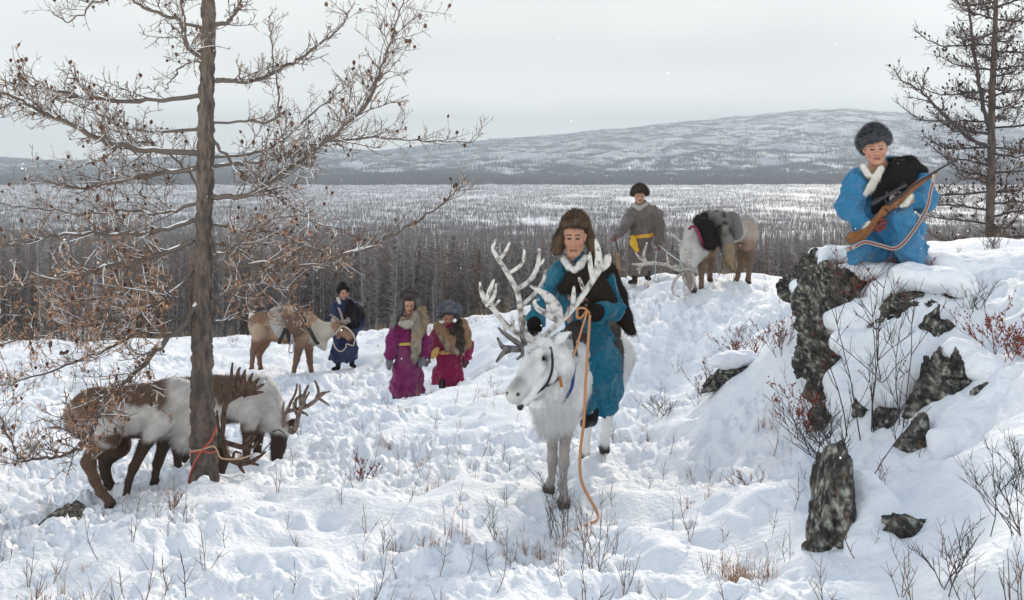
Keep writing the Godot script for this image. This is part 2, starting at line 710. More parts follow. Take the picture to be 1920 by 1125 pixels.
func fan(called: String, d0: float, d1: float, rows: int, cols: int, px0: float, px1: float, mat: Material) -> MeshInstance3D:
	# a sheet of ground whose squares grow with the distance
	fan_rows = []
	for j in rows:
		fan_rows.append(d0 * pow(d1 / d0, float(j) / (rows - 1)))
	fan_cols = PackedFloat32Array()
	for i in cols:
		fan_cols.append((lerpf(px0, px1, float(i) / (cols - 1)) - 960.0) / F)
	fan_v = PackedVector3Array()
	fan_v.resize(rows * cols)
	var task := WorkerThreadPool.add_group_task(fan_row, rows, -1, true)
	WorkerThreadPool.wait_for_group_task_completion(task)
	var b := Buf.new()
	b.v = fan_v
	for j in rows - 1:
		for i in cols - 1:
			var k := j * cols + i
			b.i.append(k); b.i.append(k + cols); b.i.append(k + 1)
			b.i.append(k + 1); b.i.append(k + cols); b.i.append(k + cols + 1)
	b.smooth_normals()
	var o := holder(called, self, mat)
	o.mesh = b.mesh()
	o.set_meta("kind", "structure")
	return o

func make_sky() -> PanoramaSkyMaterial:
	var w := 1024
	var h := 512
	var im := Image.create(w, h, false, Image.FORMAT_RGBAF)
	var cl := FastNoiseLite.new()
	make_noise(cl, 77, 1.1, 5)
	var sun := Vector3(0.34, 0.42, -1.0).normalized()
	for y in h:
		var el := PI * (0.5 - (y + 0.5) / h)
		for x in w:
			var az := TAU * ((x + 0.5) / w)
			# the middle of the picture looks along -z
			var dir := Vector3(-sin(az), 0, cos(az)) * cos(el) + Vector3(0, sin(el), 0)
			var up := clampf(dir.y, 0.0, 1.0)
			var c := Color(2.95, 2.90, 2.66).lerp(Color(1.20, 1.205, 1.155), smoothstep(0.0, 0.12, up)).lerp(Color(0.46, 0.53, 0.64), smoothstep(0.12, 0.75, up))
			var streak := cl.get_noise_3d(dir.x * 2.2, dir.y * 9.0, dir.z * 2.2)
			var thick := cl.get_noise_3d(dir.x * 0.9 + 5.0, dir.y * 3.0, dir.z * 0.9)
			c *= 1.0 + 0.10 * streak + 0.16 * thick
			var near := maxf(0.0, dir.dot(sun))
			c = c.lerp(Color(1.0, 0.985, 0.94), 0.6 * pow(near, 9.0)) * (1.0 + 0.45 * pow(near, 16.0))
			c.a = 1.0
			im.set_pixel(x, y, c)
	var m := PanoramaSkyMaterial.new()
	m.panorama = ImageTexture.create_from_image(im)
	return m

func set_view() -> void:
	var cam := Camera3D.new()
	cam.name = "camera"
	add_child(cam)
	cam.projection = Camera3D.PROJECTION_FRUSTUM
	cam.near = 0.05
	cam.far = 40000.0
	cam.size = 0.05 * 1125.0 / F
	cam.frustum_offset = Vector2(0, -0.05 * (562.5 - HORIZON) / F)
	cam.current = true
	var we := WorldEnvironment.new()
	we.name = "weather"
	add_child(we)
	var e := Environment.new()
	we.environment = e
	e.background_mode = Environment.BG_SKY
	var sky := Sky.new()
	sky.sky_material = make_sky()
	e.sky = sky
	e.background_energy_multiplier = 0.95
	e.tonemap_mode = Environment.TONE_MAPPER_LINEAR
	e.tonemap_exposure = 1.06
	e.sdfgi_enabled = true
	e.ssao_enabled = true
	e.ssil_enabled = true
	e.fog_enabled = true
	e.fog_density = 0.00021
	e.fog_light_color = Color(0.86, 0.92, 0.98)
	var sun := DirectionalLight3D.new()
	sun.name = "sun"
	add_child(sun)
	sun.look_at_from_position(Vector3.ZERO, -Vector3(0.34, 0.42, -1.0), Vector3.UP)
	sun.light_energy = 1.15
	sun.light_angular_distance = 3.5
	sun.light_color = Color(1.0, 0.945, 0.87)
	sun.shadow_enabled = true

func make_land() -> void:
	M.snow = snow_mat()
	fan("ground", 1.3, 46.0, 470, 860, -760, 2700, M.snow)
	var o := fan("ground", 44.5, 2450.0, 150, 420, -900, 2860, M.snow)
	o.name = "valley_ground"
	var hl := fan("hills", 2400.0, 9400.0, 120, 420, -1200, 3160, M.snow)
	hl.name = "hills"

# ---------------------------------------------------------------- the far woods
const LARCH := Color(0.25, 0.23, 0.228)

func bare_larch(rng: RandomNumberGenerator, twigs: int, sides: int) -> Array:
	# [trunk, crown] of a leafless larch one metre tall
	var t := Buf.new()
	var lean := Vector3(rng.randf_range(-0.02, 0.02), 0, rng.randf_range(-0.02, 0.02))
	t.tube(PackedVector3Array([Vector3(0, -0.12, 0), Vector3(0, 0.5, 0) + lean, Vector3(0, 1, 0) + lean * 2.0]), PackedFloat32Array([0.0095, 0.0065, 0.001]), sides, LARCH)
	var c := Buf.new()
	for k in twigs:
		var h := pow(rng.randf(), 0.8) * 0.76 + 0.2
		var az := rng.randf() * TAU
		var ln := (0.035 + 0.14 * (1.0 - h)) * rng.randf_range(0.5, 1.2)
		var out := Vector3(cos(az), rng.randf_range(0.05, 0.75), sin(az)).normalized()
		var p := Vector3(0, h, 0) + lean * h * 2.0
		var side := Vector3(-sin(az), 0, cos(az)) * 0.0042
		var shade := rng.randf_range(0.75, 1.3)
		var col := LARCH * shade
		c.tri(p + side, p - side, p + out * ln, Vector3(cos(az), 0.3, sin(az)).normalized(), col, col)
		var up := Vector3(0, 0.0042, 0)
		c.tri(p + up, p - up, p + out * ln * 0.8 + side * 6.0, Vector3(cos(az), 0.5, sin(az)).normalized(), col, col)
	return [t.mesh(), c.mesh()]

func joined_larch(rng: RandomNumberGenerator, twigs: int, fat: float) -> ArrayMesh:
	var c := Buf.new()
	c.tube(PackedVector3Array([Vector3(0, -0.1, 0), Vector3(0, 1, 0)]), PackedFloat32Array([0.012 * fat, 0.001]), 3, Color(1.0, 1.0, 1.0), Color(-1, 0, 0), 1.0, Vector3.UP, false)
	for k in twigs:
		var h := pow(rng.randf(), 0.8) * 0.76 + 0.2
		var az := rng.randf() * TAU
		var ln := (0.04 + 0.14 * (1.0 - h)) * rng.randf_range(0.6, 1.2)
		var out := Vector3(cos(az), rng.randf_range(0.05, 0.7), sin(az)).normalized()
		var p := Vector3(0, h, 0)
		var side := Vector3(-sin(az), 0.5, cos(az)).normalized() * 0.006 * fat
		c.tri(p + side, p - side, p + out * ln, Vector3(cos(az), 0.4, sin(az)).normalized(), Color.WHITE, Color.WHITE)
	return c.mesh()

func grove(rng: RandomNumberGenerator) -> ArrayMesh:
	# seven far trees standing apart, for a slope kilometres away
	var c := Buf.new()
	for k in 7:
		var o := Vector3(rng.randf_range(-2.4, 2.4), 0, rng.randf_range(-2.4, 2.4))
		var h := rng.randf_range(0.6, 1.1)
		var w := rng.randf_range(0.10, 0.18)
		for e in 3:
			var az := e * PI / 3.0 + rng.randf()
			var sd := Vector3(cos(az), 0, sin(az)) * w
			c.tri(o + sd - Vector3(0, 0.1, 0), o - sd - Vector3(0, 0.1, 0), o + Vector3(0, h, 0), Vector3(cos(az + 1.57), 0.6, sin(az + 1.57)).normalized(), Color.WHITE, Color.WHITE)
	return c.mesh()

func scatter(called: String, mesh: Mesh, xf: Array, cols: PackedColorArray, mat: Material, label: String, category: String) -> void:
	var mm := MultiMesh.new()
	mm.transform_format = MultiMesh.TRANSFORM_3D
	mm.use_colors = true
	mm.mesh = mesh
	mm.instance_count = xf.size()
	for k in xf.size():
		mm.set_instance_transform(k, xf[k])
		mm.set_instance_color(k, cols[k])
	var o := MultiMeshInstance3D.new()
	o.name = numbered(called)
	o.multimesh = mm
	o.material_override = mat
	add_child(o)
	tag(o, label, category, "", "stuff")

func make_woods() -> void:
	var rng := RandomNumberGenerator.new()
	rng.seed = 404
	M.bark_far = vmat(0.95)
	M.wood = vmat(0.95)
	var kinds := []
	for k in 6:
		kinds.append(bare_larch(rng, 210, 4))
	var tan_mat := flat_mat(Color(0.34, 0.19, 0.10), 0.95)
	# the front of the wood below the slope: each tree by itself
	var count := 0
	var tries := 0
	while count < 290 and tries < 4000:
		tries += 1
		var px := rng.randf_range(-60, 1980)
		var d := rng.randf_range(98, 150)
		var q := on_ground(px, d)
		var hgt := rng.randf_range(6.5, 13.5)
		var o := Node3D.new()
		o.name = numbered("larch_tree")
		add_child(o)
		o.position = q
		var kd: Array = kinds[rng.randi() % 6]
		var orange := rng.randf() < 0.035
		if orange:
			hgt *= 0.65
		for part in 2:
			var mi := MeshInstance3D.new()
			mi.name = ["trunk", "crown"][part]
			mi.mesh = kd[part]
			mi.material_override = tan_mat if orange and part == 1 else M.bark_far
			mi.scale = Vector3(hgt * (1.25 if orange and part == 1 else 1.0), hgt, hgt)
			mi.rotation.y = rng.randf() * TAU
			o.add_child(mi)
		if orange:
			tag(o, "small larch with tan autumn needles among bare trunks of the wood", "tree", "tan larches in the wood")
		else:
			tag(o, "slender bare larch at the front edge of the wood", "tree", "bare larches along the front of the wood")
		count += 1
	# the mass of the wood behind them
	var far_kinds := []
	for k in 3:
		far_kinds.append(joined_larch(rng, 70, 1.0))
	for kd in 3:
		var xf := []
		var cols := PackedColorArray()
		for k in 6500:
			var d := lerpf(108.0, 520.0, pow(rng.randf(), 1.5))
			var px := rng.randf_range(-500, 2420)
			if n_wood.get_noise_2d(px * 0.12, d * 0.3) < -0.42:
				continue
			var q := on_ground(px, d)
			var hgt := rng.randf_range(6.5, 13.0)
			xf.append(Transform3D(Basis.from_scale(Vector3(hgt, hgt, hgt)).rotated(Vector3.UP, rng.randf() * TAU), q))
			var cc := LARCH * rng.randf_range(0.75, 1.25)
			if rng.randf() < 0.04:
				cc = Color(0.30, 0.18, 0.11)
			cols.append(cc)
		scatter("larch_wood", far_kinds[kd], xf, cols, M.wood, ["dense grey brown larch wood filling the valley side", "bare grey larches massed through the valley wood", "thin leafless larches filling the wood below the slope"][kd], "wood")
	# scattered trees over the snowy plain, in drifts
	var sparse := joined_larch(rng, 26, 1.7)
	var xf2 := []
	var cols2 := PackedColorArray()
	for k in 260000:
		var d := 480.0 * pow(2600.0 / 480.0, pow(rng.randf(), 0.75))
		var px := rng.randf_range(-350, 2300)
		var x := (px - 960.0) / F * d
		var dens := n_wood.get_noise_2d(x * 0.35, d * 0.22) + 0.5 * n_wood.get_noise_2d(x * 1.4 + 300.0, d * 0.9)
		var bias := 0.62 - 0.28 * smoothstep(300.0, 1500.0, px) + 0.4 * smoothstep(1900.0, 2350.0, d) + 0.35 * smoothstep(640.0, 500.0, d)
		if dens + bias < rng.randf_range(-0.02, 0.2):
			continue
		var hgt := rng.randf_range(1.6, 4.5)
		xf2.append(Transform3D(Basis.from_scale(Vector3(hgt * 2.0, hgt, hgt * 2.0)).rotated(Vector3.UP, rng.randf() * TAU), Vector3(x, ground(x, -d), -d)))
		cols2.append(LARCH * rng.randf_range(0.7, 1.3))
	scatter("plain_wood", sparse, xf2, cols2, M.wood, "dark scattered trees in bands over the snowy valley plain", "wood")
	var far := grove(rng)
	var xf3 := []
	var cols3 := PackedColorArray()
	for k in 190000:
		var d := 2400.0 * pow(8300.0 / 2400.0, rng.randf())
		var px := rng.randf_range(-250, 2200)
		var x := (px - 960.0) / F * d
		var dens := 0.7 * n_wood.get_noise_2d(x * 0.16, d * 0.09 + 700.0) + 0.9 * n_wood.get_noise_2d(x * 0.7 + 90.0, d * 0.4)
		var bias := 0.36 * (1.0 - smoothstep(2500.0, 4200.0, d)) - 0.04 + 0.25 * (1.0 - smoothstep(300.0, 1000.0, px))
		if dens + bias < rng.randf_range(-0.35, 0.55):
			continue
		var hgt := rng.randf_range(6.0, 12.0)
		xf3.append(Transform3D(Basis.from_scale(Vector3(hgt, hgt, hgt)).rotated(Vector3.UP, rng.randf() * TAU), Vector3(x, ground(x, -d), -d)))
		cols3.append(LARCH * rng.randf_range(0.7, 1.3))
	scatter("hill_wood", far, xf3, cols3, M.wood, "thin snowy forest spread over the far hills", "wood")

# ---------------------------------------------------------------- the larches close by
func twig(b: Buf, extra: Dictionary, at: Vector3, dir: Vector3, ln: float, r: float, level: int, rng: RandomNumberGenerator, look: Dictionary) -> void:
	var pts := PackedVector3Array()
	var seg := 4 if ln > 0.12 else 3
	var p := at
	var dd := dir
	var bend := Vector3(rng.randf_range(-1, 1), rng.randf_range(-0.3, 1.0), rng.randf_range(-1, 1)) * 0.22
	for k in seg + 1:
		pts.append(p)
		p += dd * (ln / seg)
		dd = (dd + bend + Vector3(rng.randf_range(-1, 1), rng.randf_range(-1, 1), rng.randf_range(-1, 1)) * 0.16).normalized()
	b.tube(pts, radii(seg + 1, [r, r * 0.8, r * 0.55]), 3, look.twig, look.twig2, 1.0, Vector3.UP, false)
	# knobs of the short shoots
	for k in int(ln / 0.035):
		var t := rng.randf()
		var q: Vector3 = pts[int(t * seg)].lerp(pts[mini(int(t * seg) + 1, seg)], fposmod(t * seg, 1.0))
		var o := Vector3(rng.randf_range(-1, 1), rng.randf_range(-1, 1), rng.randf_range(-1, 1)).normalized()
		b.tri(q + dd * r * 1.2, q - dd * r * 1.2, q + o * r * 2.6, o, look.twig, look.twig)
		if rng.randf() < look.needles * clampf((-q.y + look.get("needle_top", 0.2)) * 1.2, 0.06, 1.0):
			var nd: Buf = extra.needles
			var cc: Color = look.needle.lerp(look.needle2, rng.randf())
			for m in 4:
				var w := (o + Vector3(rng.randf_range(-1, 1), rng.randf_range(-1, 0.6), rng.randf_range(-1, 1)) * 0.9).normalized()
				var sd := w.cross(Vector3(0.2, 0.9, 0.4)).normalized() * 0.0042
				nd.tri(q + sd, q - sd, q + w * rng.randf_range(0.025, 0.065), o, cc, cc)
	if rng.randf() < look.cones * (1.0 if level > 0 else 2.0):
		var q2 := pts[rng.randi_range(1, seg)]
		var s: float = rng.randf_range(0.009, 0.015) * look.get("cone_size", 1.0)
		var cb: Buf = extra.cones
		var ax := Basis.from_euler(Vector3(rng.randf_range(-0.6, 0.6), rng.randf() * TAU, rng.randf_range(-0.6, 0.6)))
		cb.ball(q2 + Vector3(0, s * 1.2, 0), Vector3(s, s * 1.35, s), ax, 6, look.cone * rng.randf_range(0.7, 1.3))
	if look.snow > 0.0 and rng.randf() < look.snow * 0.5:
		var sn: Buf = extra.snow
		var sp := PackedVector3Array()
		for q3 in pts:
			sp.append(q3 + Vector3(0, r * 0.8, 0))
		sn.tube(sp, radii(seg + 1, [r * 0.9, r * 1.0, r * 0.3]), 4, Color(0.86, 0.89, 0.93), Color(-1, 0, 0), 0.7)
	if level > 0:
		var kids := int(rng.randf_range(0.5, 1.5) * ln / look.gap)
		for k in kids:
			var t := rng.randf_range(0.15, 0.95)
			var q: Vector3 = pts[int(t * seg)].lerp(pts[mini(int(t * seg) + 1, seg)], fposmod(t * seg, 1.0))
			var side := dir.cross(Vector3(rng.randf_range(-1, 1), rng.randf_range(-0.4, 0.4), rng.randf_range(-1, 1))).normalized()
			var nd2 := (dir * rng.randf_range(0.3, 0.8) + side * 0.8 + Vector3(0, look.lift, 0) * rng.randf()).normalized()
			twig(b, extra, q, nd2, ln * rng.randf_range(0.25, 0.6) * (1.0 - 0.4 * t), r * 0.75, level - 1, rng, look)

func limb(tree: Node3D, extra: Dictionary, pts: PackedVector3Array, r0: float, r1: float, twigs: int, twig_len: float, rng: RandomNumberGenerator, look: Dictionary, from := 0.12) -> void:
	var b := Buf.new()
	var n := pts.size()
	var wob := PackedVector3Array()
	for k in n:
		var s := 0.0045 * minf(k, 3.0)
		wob.append(pts[k] + Vector3(rng.randf_range(-s, s), rng.randf_range(-s, s), rng.randf_range(-s, s)))
	var rr := radii(n, [r0, lerpf(r0, r1, 0.45), r1])
	b.tube(wob, rr, 6, look.bark, look.twig)
	var total := 0.0
	for k in n - 1:
		total += wob[k].distance_to(wob[k + 1])
	for k in twigs:
		var t := lerpf(from, 1.0, (k + rng.randf()) / twigs)
		var f := t * (n - 1)
		var i := mini(int(f), n - 2)
		var q := wob[i].lerp(wob[i + 1], f - i)
		var dir := (wob[i + 1] - wob[i]).normalized()
		var side := dir.cross(Vector3(rng.randf_range(-0.6, 0.6), 1.0, rng.randf_range(-0.6, 0.6))).normalized() * (1.0 if rng.randf() < 0.5 else -1.0)
		var d2 := (dir * rng.randf_range(0.25, 0.9) + side * rng.randf_range(0.2, 1.0) + Vector3(0, look.lift, 0) * rng.randf_range(-0.35, 1.0)).normalized()
		twig(b, extra, q, d2, twig_len * rng.randf_range(0.35, 1.1) * (1.0 - 0.45 * t), clampf(rr[i] * 0.4, look.thin, look.thin * 1.7), 2, rng, look)
	# snow lying along the upper side
	if look.snow > 0.0:
		var sn: Buf = extra.snow
		var run := PackedVector3Array()
		var rad := PackedFloat32Array()
		for k in n:
			var keep: bool = rng.randf() < look.snow and k > 0
			if keep:
				run.append(wob[k] + Vector3(0, rr[k] * 0.75, 0))
				rad.append(rr[k] * rng.randf_range(0.65, 1.0))
			if (not keep or k == n - 1) and run.size() > 0:
				if run.size() > 1:
					rad[0] *= 0.3
					rad[-1] *= 0.3
					sn.tube(run, rad, 6, Color(0.87, 0.9, 0.94), Color(-1, 0, 0), 0.7)
				run = PackedVector3Array()
				rad = PackedFloat32Array()
	var o := holder("branch", tree, M.bark)
	o.mesh = b.mesh()

func trunk_mesh(pts: PackedVector3Array, rad: PackedFloat32Array, sides: int, s: int, rough: float) -> ArrayMesh:
	var b := Buf.new()
	b.tube(pts, rad, sides, Color(0.10, 0.085, 0.078))
	var nz := FastNoiseLite.new()
	make_noise(nz, s, 1.0, 2, FastNoiseLite.TYPE_CELLULAR)
	nz.cellular_return_type = FastNoiseLite.RETURN_DISTANCE2_SUB
	for k in b.v.size():
		var p := b.v[k]
		var e := clampf((nz.get_noise_3d(p.x * 24.0, p.y * 6.5, p.z * 24.0) + 1.0) * 2.4, 0.0, 1.0)
		var g := n_fine.get_noise_3d(p.x * 4.0, p.y * 1.6, p.z * 4.0)
		var h := n_fine.get_noise_3d(p.x * 11.0, p.y * 6.0, p.z * 11.0)
		b.v[k] += b.n[k] * rough * (e * 2.0 - 1.3 + 0.6 * g + 0.3 * h)
		# grey and reddish scales lie in patches of their own
		var tint := n_small.get_noise_3d(p.x * 5.0 + 40.0, p.y * 2.0, p.z * 5.0) + 0.6 * n_fine.get_noise_3d(p.x * 5.0 + 80.0, p.y * 2.5, p.z * 5.0)
		b.c[k] = Color(0.085, 0.074, 0.068).lerp(Color(0.175, 0.14, 0.118), clampf(tint + 0.45, 0.0, 1.0))
	b.smooth_normals()
	return b.mesh()

func finish_tree(tree: Node3D, extra: Dictionary) -> void:
	for k in [["cones", "cones", M.bark], ["needles", "needles", M.needle], ["snow", "snow", M.snow_bit]]:
		var b: Buf = extra[k[0]]
		if b.v.size():
			var o := holder(k[1], tree, k[2])
			o.mesh = b.mesh()
			o.set_meta("kind", "stuff")

func make_trees() -> void:
	M.bark = vmat(0.95, {"normal_enabled": true, "normal_texture": noise_tex(61, 0.05, 4, 256, null, true, 10.0), "uv1_triplanar": true, "uv1_scale": Vector3(6, 2, 6)})
	M.needle = vmat(0.8, {"backlight_enabled": true, "backlight": Color(0.5, 0.4, 0.3)})
	M.snow_bit = vmat(0.75)
	var rng := RandomNumberGenerator.new()
	rng.seed = 91
	var look := {"twig": Color(0.135, 0.105, 0.09), "twig2": Color(0.235, 0.175, 0.145), "bark": Color(0.14, 0.12, 0.108), "needles": 0.22, "needle": Color(0.58, 0.31, 0.17), "needle2": Color(0.66, 0.46, 0.32), "needle_top": -0.25,
		"cones": 0.028, "cone": Color(0.11, 0.06, 0.045), "cone_size": 1.05, "snow": 0.62, "gap": 0.05, "lift": 0.55, "thin": 0.003}
	var D := 8.0
	var foot := on_ground(385, D)
	var tree := base("larch_tree", foot, "tall leafless larch with snow on its limbs and ropes tied round the trunk", "tree")
	var tp2 := []
	var tr := []
	for a in [[385, 915, 58], [384, 880, 51], [381, 800, 46], [379, 690, 39], [380, 560, 34.5], [384, 350, 31], [388, 150, 27], [391, 0, 24], [395, -200, 19], [398, -420, 13], [400, -680, 5]]:
		tp2.append(P(a[0], a[1], D))
		tr.append(a[2] * 0.5 * D / F)
	var tc := curve(tp2, 42)
	var trk := holder("trunk", tree, M.bark)
	trk.mesh = trunk_mesh(tc, radii(tc.size(), tr), 52, 5, 0.012)
	var extra := {"cones": Buf.new(), "needles": Buf.new(), "snow": Buf.new()}
	# limbs traced from the photograph: [points, depth change to the tip, thickness px, twigs, twig length]
	var limbs := [
		[[[378, 178], [290, 187], [200, 188], [130, 175], [60, 160], [0, 158], [-60, 150]], -0.5, 11, 26, 0.42],
		[[[375, 287], [270, 280], [190, 262], [110, 225], [50, 195], [-20, 165], [-90, 130]], -0.9, 14, 30, 0.5],
		[[[372, 315], [300, 325], [230, 338], [160, 352], [100, 345], [50, 338]], 0.5, 13, 26, 0.45],
		[[[365, 412], [290, 435], [220, 440], [120, 440], [60, 455], [-20, 465], [-80, 470]], -0.6, 11, 28, 0.45],
		[[[362, 450], [290, 482], [180, 505], [90, 530], [0, 540], [-60, 548]], 0.4, 12, 28, 0.42],
		[[[376, 242], [300, 246], [230, 238], [170, 205], [120, 190], [60, 180]], 0.9, 8, 22, 0.4],
		[[[384, 55], [330, 35], [270, 15], [230, -15], [180, 5], [130, 40], [92, 20]], -0.3, 9, 20, 0.33],
		[[[378, 110], [345, 75], [342, 20], [338, -40]], 0.3, 8, 14, 0.35],
		[[[385, 120], [350, 118], [322, 150], [310, 172]], 0.4, 6, 9, 0.25],
		[[[405, 150], [440, 153], [490, 146], [540, 122], [590, 90], [640, 48], [655, 20]], -0.3, 13, 26, 0.36],
		[[[395, 370], [450, 368], [510, 340], [600, 275], [680, 200], [715, 130], [740, 50], [768, -30]], -1.1, 13, 44, 0.55],
		[[[400, 312], [470, 306], [540, 290], [600, 268], [690, 258], [780, 262], [890, 268]], 0.5, 9, 30, 0.45],
		[[[396, 258], [440, 310], [500, 355], [560, 398], [600, 420], [660, 440]], 0.2, 8, 18, 0.32],
		[[[398, 508], [480, 495], [560, 500], [640, 480], [720, 450], [790, 410], [848, 365], [866, 350]], -0.4, 11, 30, 0.34],
		[[[400, 48], [430, 40], [446, 15], [460, -30]], 0.2, 13, 10, 0.3],
		[[[384, 95], [352, 90], [346, 40], [330, -30]], -0.3, 9, 12, 0.35],
		[[[400, 230], [470, 228], [520, 220], [515, 140], [508, 60], [506, 30]], -0.5, 6, 18, 0.32],
		[[[400, 295], [480, 285], [530, 262], [590, 210], [640, 170], [660, 150]], 0.7, 7, 22, 0.4],
		[[[376, 560], [346, 605], [301, 650], [241, 710], [190, 748], [183, 785], [160, 830], [115, 855], [60, 860], [30, 852], [0, 775], [-20, 740]], -1.3, 13, 46, 0.46],
		[[[368, 500], [310, 560], [220, 600], [120, 620], [20, 640], [-60, 650]], -0.9, 8, 34, 0.5],
		[[[366, 590], [300, 610], [200, 655], [110, 690], [20, 720], [-50, 730]], -0.2, 7, 32, 0.48],
		[[[398, 560], [440, 545], [500, 505], [540, 480]], -0.4, 7, 14, 0.4],
		[[[396, 420], [450, 430], [520, 440], [600, 470], [640, 490]], 0.6, 6, 24, 0.42],
		[[[398, 455], [450, 470], [510, 520], [550, 560], [570, 600]], 0.3, 6, 20, 0.4],
		[[[370, 380], [310, 400], [240, 395], [150, 400], [60, 390], [-40, 380]], 0.9, 8, 28, 0.5],
		[[[366, 530], [300, 540], [230, 545], [150, 570], [60, 590], [-30, 590]], 0.9, 7, 32, 0.5],
		[[[396, 480], [430, 470], [470, 440], [520, 410], [580, 400]], -0.8, 6, 20, 0.42],
		[[[372, 350], [330, 300], [260, 265], [180, 300], [120, 320]], 1.0, 6, 24, 0.45],
		[[[398, 600], [430, 600], [470, 585], [520, 592]], 0.5, 5, 12, 0.35],
	]
	for l in limbs:
		var pts := []
		var k := 0
		for q in l[0]:
			var t: float = float(k) / (l[0].size() - 1)
			pts.append(P(q[0], q[1], D + l[1] * t))
			k += 1
		var cu := curve(pts, 6)
		limb(tree, extra, cu, l[2] * 0.42 * D / F, 0.003, int(l[3] * 1.5), l[4] * 1.15, rng, look)
	finish_tree(tree, extra)
	# the ropes tied round the trunk
	for r in [[Color(0.45, 0.10, 0.09), 0.0085, [[405, 800], [398, 822], [380, 843], [368, 862], [358, 885], [353, 905]]], [Color(0.45, 0.10, 0.09), 0.007, [[356, 850], [378, 846], [394, 849], [405, 846]]], [Color(0.48, 0.33, 0.22), 0.007, [[356, 846], [378, 843], [398, 837], [406, 843], [412, 857], [425, 861], [450, 860], [470, 854]]]]:
		var ps := []
		for q in r[2]:
			var dx: float = (q[0] - 380.0) * D / F
			var rt: float = 0.112
			var dz := sqrt(maxf(rt * rt - dx * dx, 0.0)) if absf(dx) < rt else 0.0
			ps.append(P(q[0], q[1], D - dz - 0.012))
		var cu2 := curve(ps, 5)
		var rb := Buf.new()
		rb.tube(cu2, radii(cu2.size(), [r[1], r[1]]), 6, r[0])
		var ro := holder("tether_rope", self, M.cloth)
		ro.mesh = rb.mesh()
		tag(ro, "red rope wound slanting down the larch trunk" if r[2].size() == 6 else "short red rope crossing the larch trunk" if r[2].size() == 4 else "tan rope from the larch trunk to the grazing reindeer", "rope")
	# the larch behind the rocks
	var rng2 := RandomNumberGenerator.new()
	rng2.seed = 17
	var look2 := {"twig": Color(0.085, 0.068, 0.066), "twig2": Color(0.12, 0.09, 0.08), "bark": Color(0.075, 0.068, 0.068), "needles": 0.08, "needle": Color(0.50, 0.29, 0.17), "needle2": Color(0.58, 0.42, 0.28), "needle_top": 0.6,
		"cones": 0.07, "cone": Color(0.07, 0.045, 0.04), "cone_size": 1.5, "snow": 0.05, "gap": 0.085, "lift": 0.5, "thin": 0.0045}
	var D2 := 17.0
	var f2 := on_ground(1853, D2)
	var t2 := base("larch_tree", f2, "dark leafless larch heavy with cones standing behind the snowy rocks", "tree")
	var tpx := [P(1856, 560, D2), P(1856, 420, D2), P(1859, 300, D2), P(1860, 180, D2), P(1866, 60, D2), P(1868, -60, D2), P(1870, -220, D2)]
	tpx.push_front(f2 - Vector3(0, 0.15, 0))
	var tc2 := curve(tpx, 10)
	var tk := holder("trunk", t2, M.bark)
	tk.mesh = trunk_mesh(tc2, radii(tc2.size(), [0.10, 0.085, 0.075, 0.068, 0.056, 0.045, 0.032, 0.01]), 12, 9, 0.008)
	var ex2 := {"cones": Buf.new(), "needles": Buf.new(), "snow": Buf.new()}
	# a second leader leaning from the trunk
	var lead := curve([P(1857, 250, D2), P(1840, 180, D2 - 0.2), P(1826, 90, D2 - 0.3), P(1812, -10, D2 - 0.3), P(1800, -90, D2 - 0.4)], 7)
	limb(t2, ex2, lead, 0.04, 0.008, 30, 0.5, rng2, look2)
	var big := curve([P(1855, 275, D2), P(1810, 255, D2 - 0.3), P(1760, 205, D2 - 0.5), P(1725, 170, D2 - 0.6), P(1690, 150, D2 - 0.7), P(1676, 130, D2 - 0.7)], 7)
	limb(t2, ex2, big, 0.035, 0.006, 34, 0.6, rng2, look2)
	for k in 60:
		var t := (k + rng2.randf() * 0.7) / 60.0
		var f := lerpf(0.2, 0.97, t) * (tc2.size() - 1)
		var q := tc2[int(f)]
		var az := k * 2.4 + rng2.randf_range(-0.5, 0.5)
		var ln := lerpf(2.05, 0.9, t) * rng2.randf_range(0.6, 1.1)
		var out := Vector3(cos(az), 0, sin(az))
		var lift0 := rng2.randf_range(-0.15, 0.25)
		var cu3 := curve([q, q + out * ln * 0.35 + Vector3(0, lift0 * ln * 0.35, 0), q + out * ln * 0.7 + Vector3(0, lift0 * ln * 0.5 + 0.02, 0), q + out * ln + Vector3(0, lift0 * ln * 0.6 + 0.22 * ln, 0)], 5)
		limb(t2, ex2, cu3, 0.02, 0.005, 32, 0.5, rng2, look2, 0.1)
	finish_tree(t2, ex2)
	# a low larch sprig reaching in beside the rocks

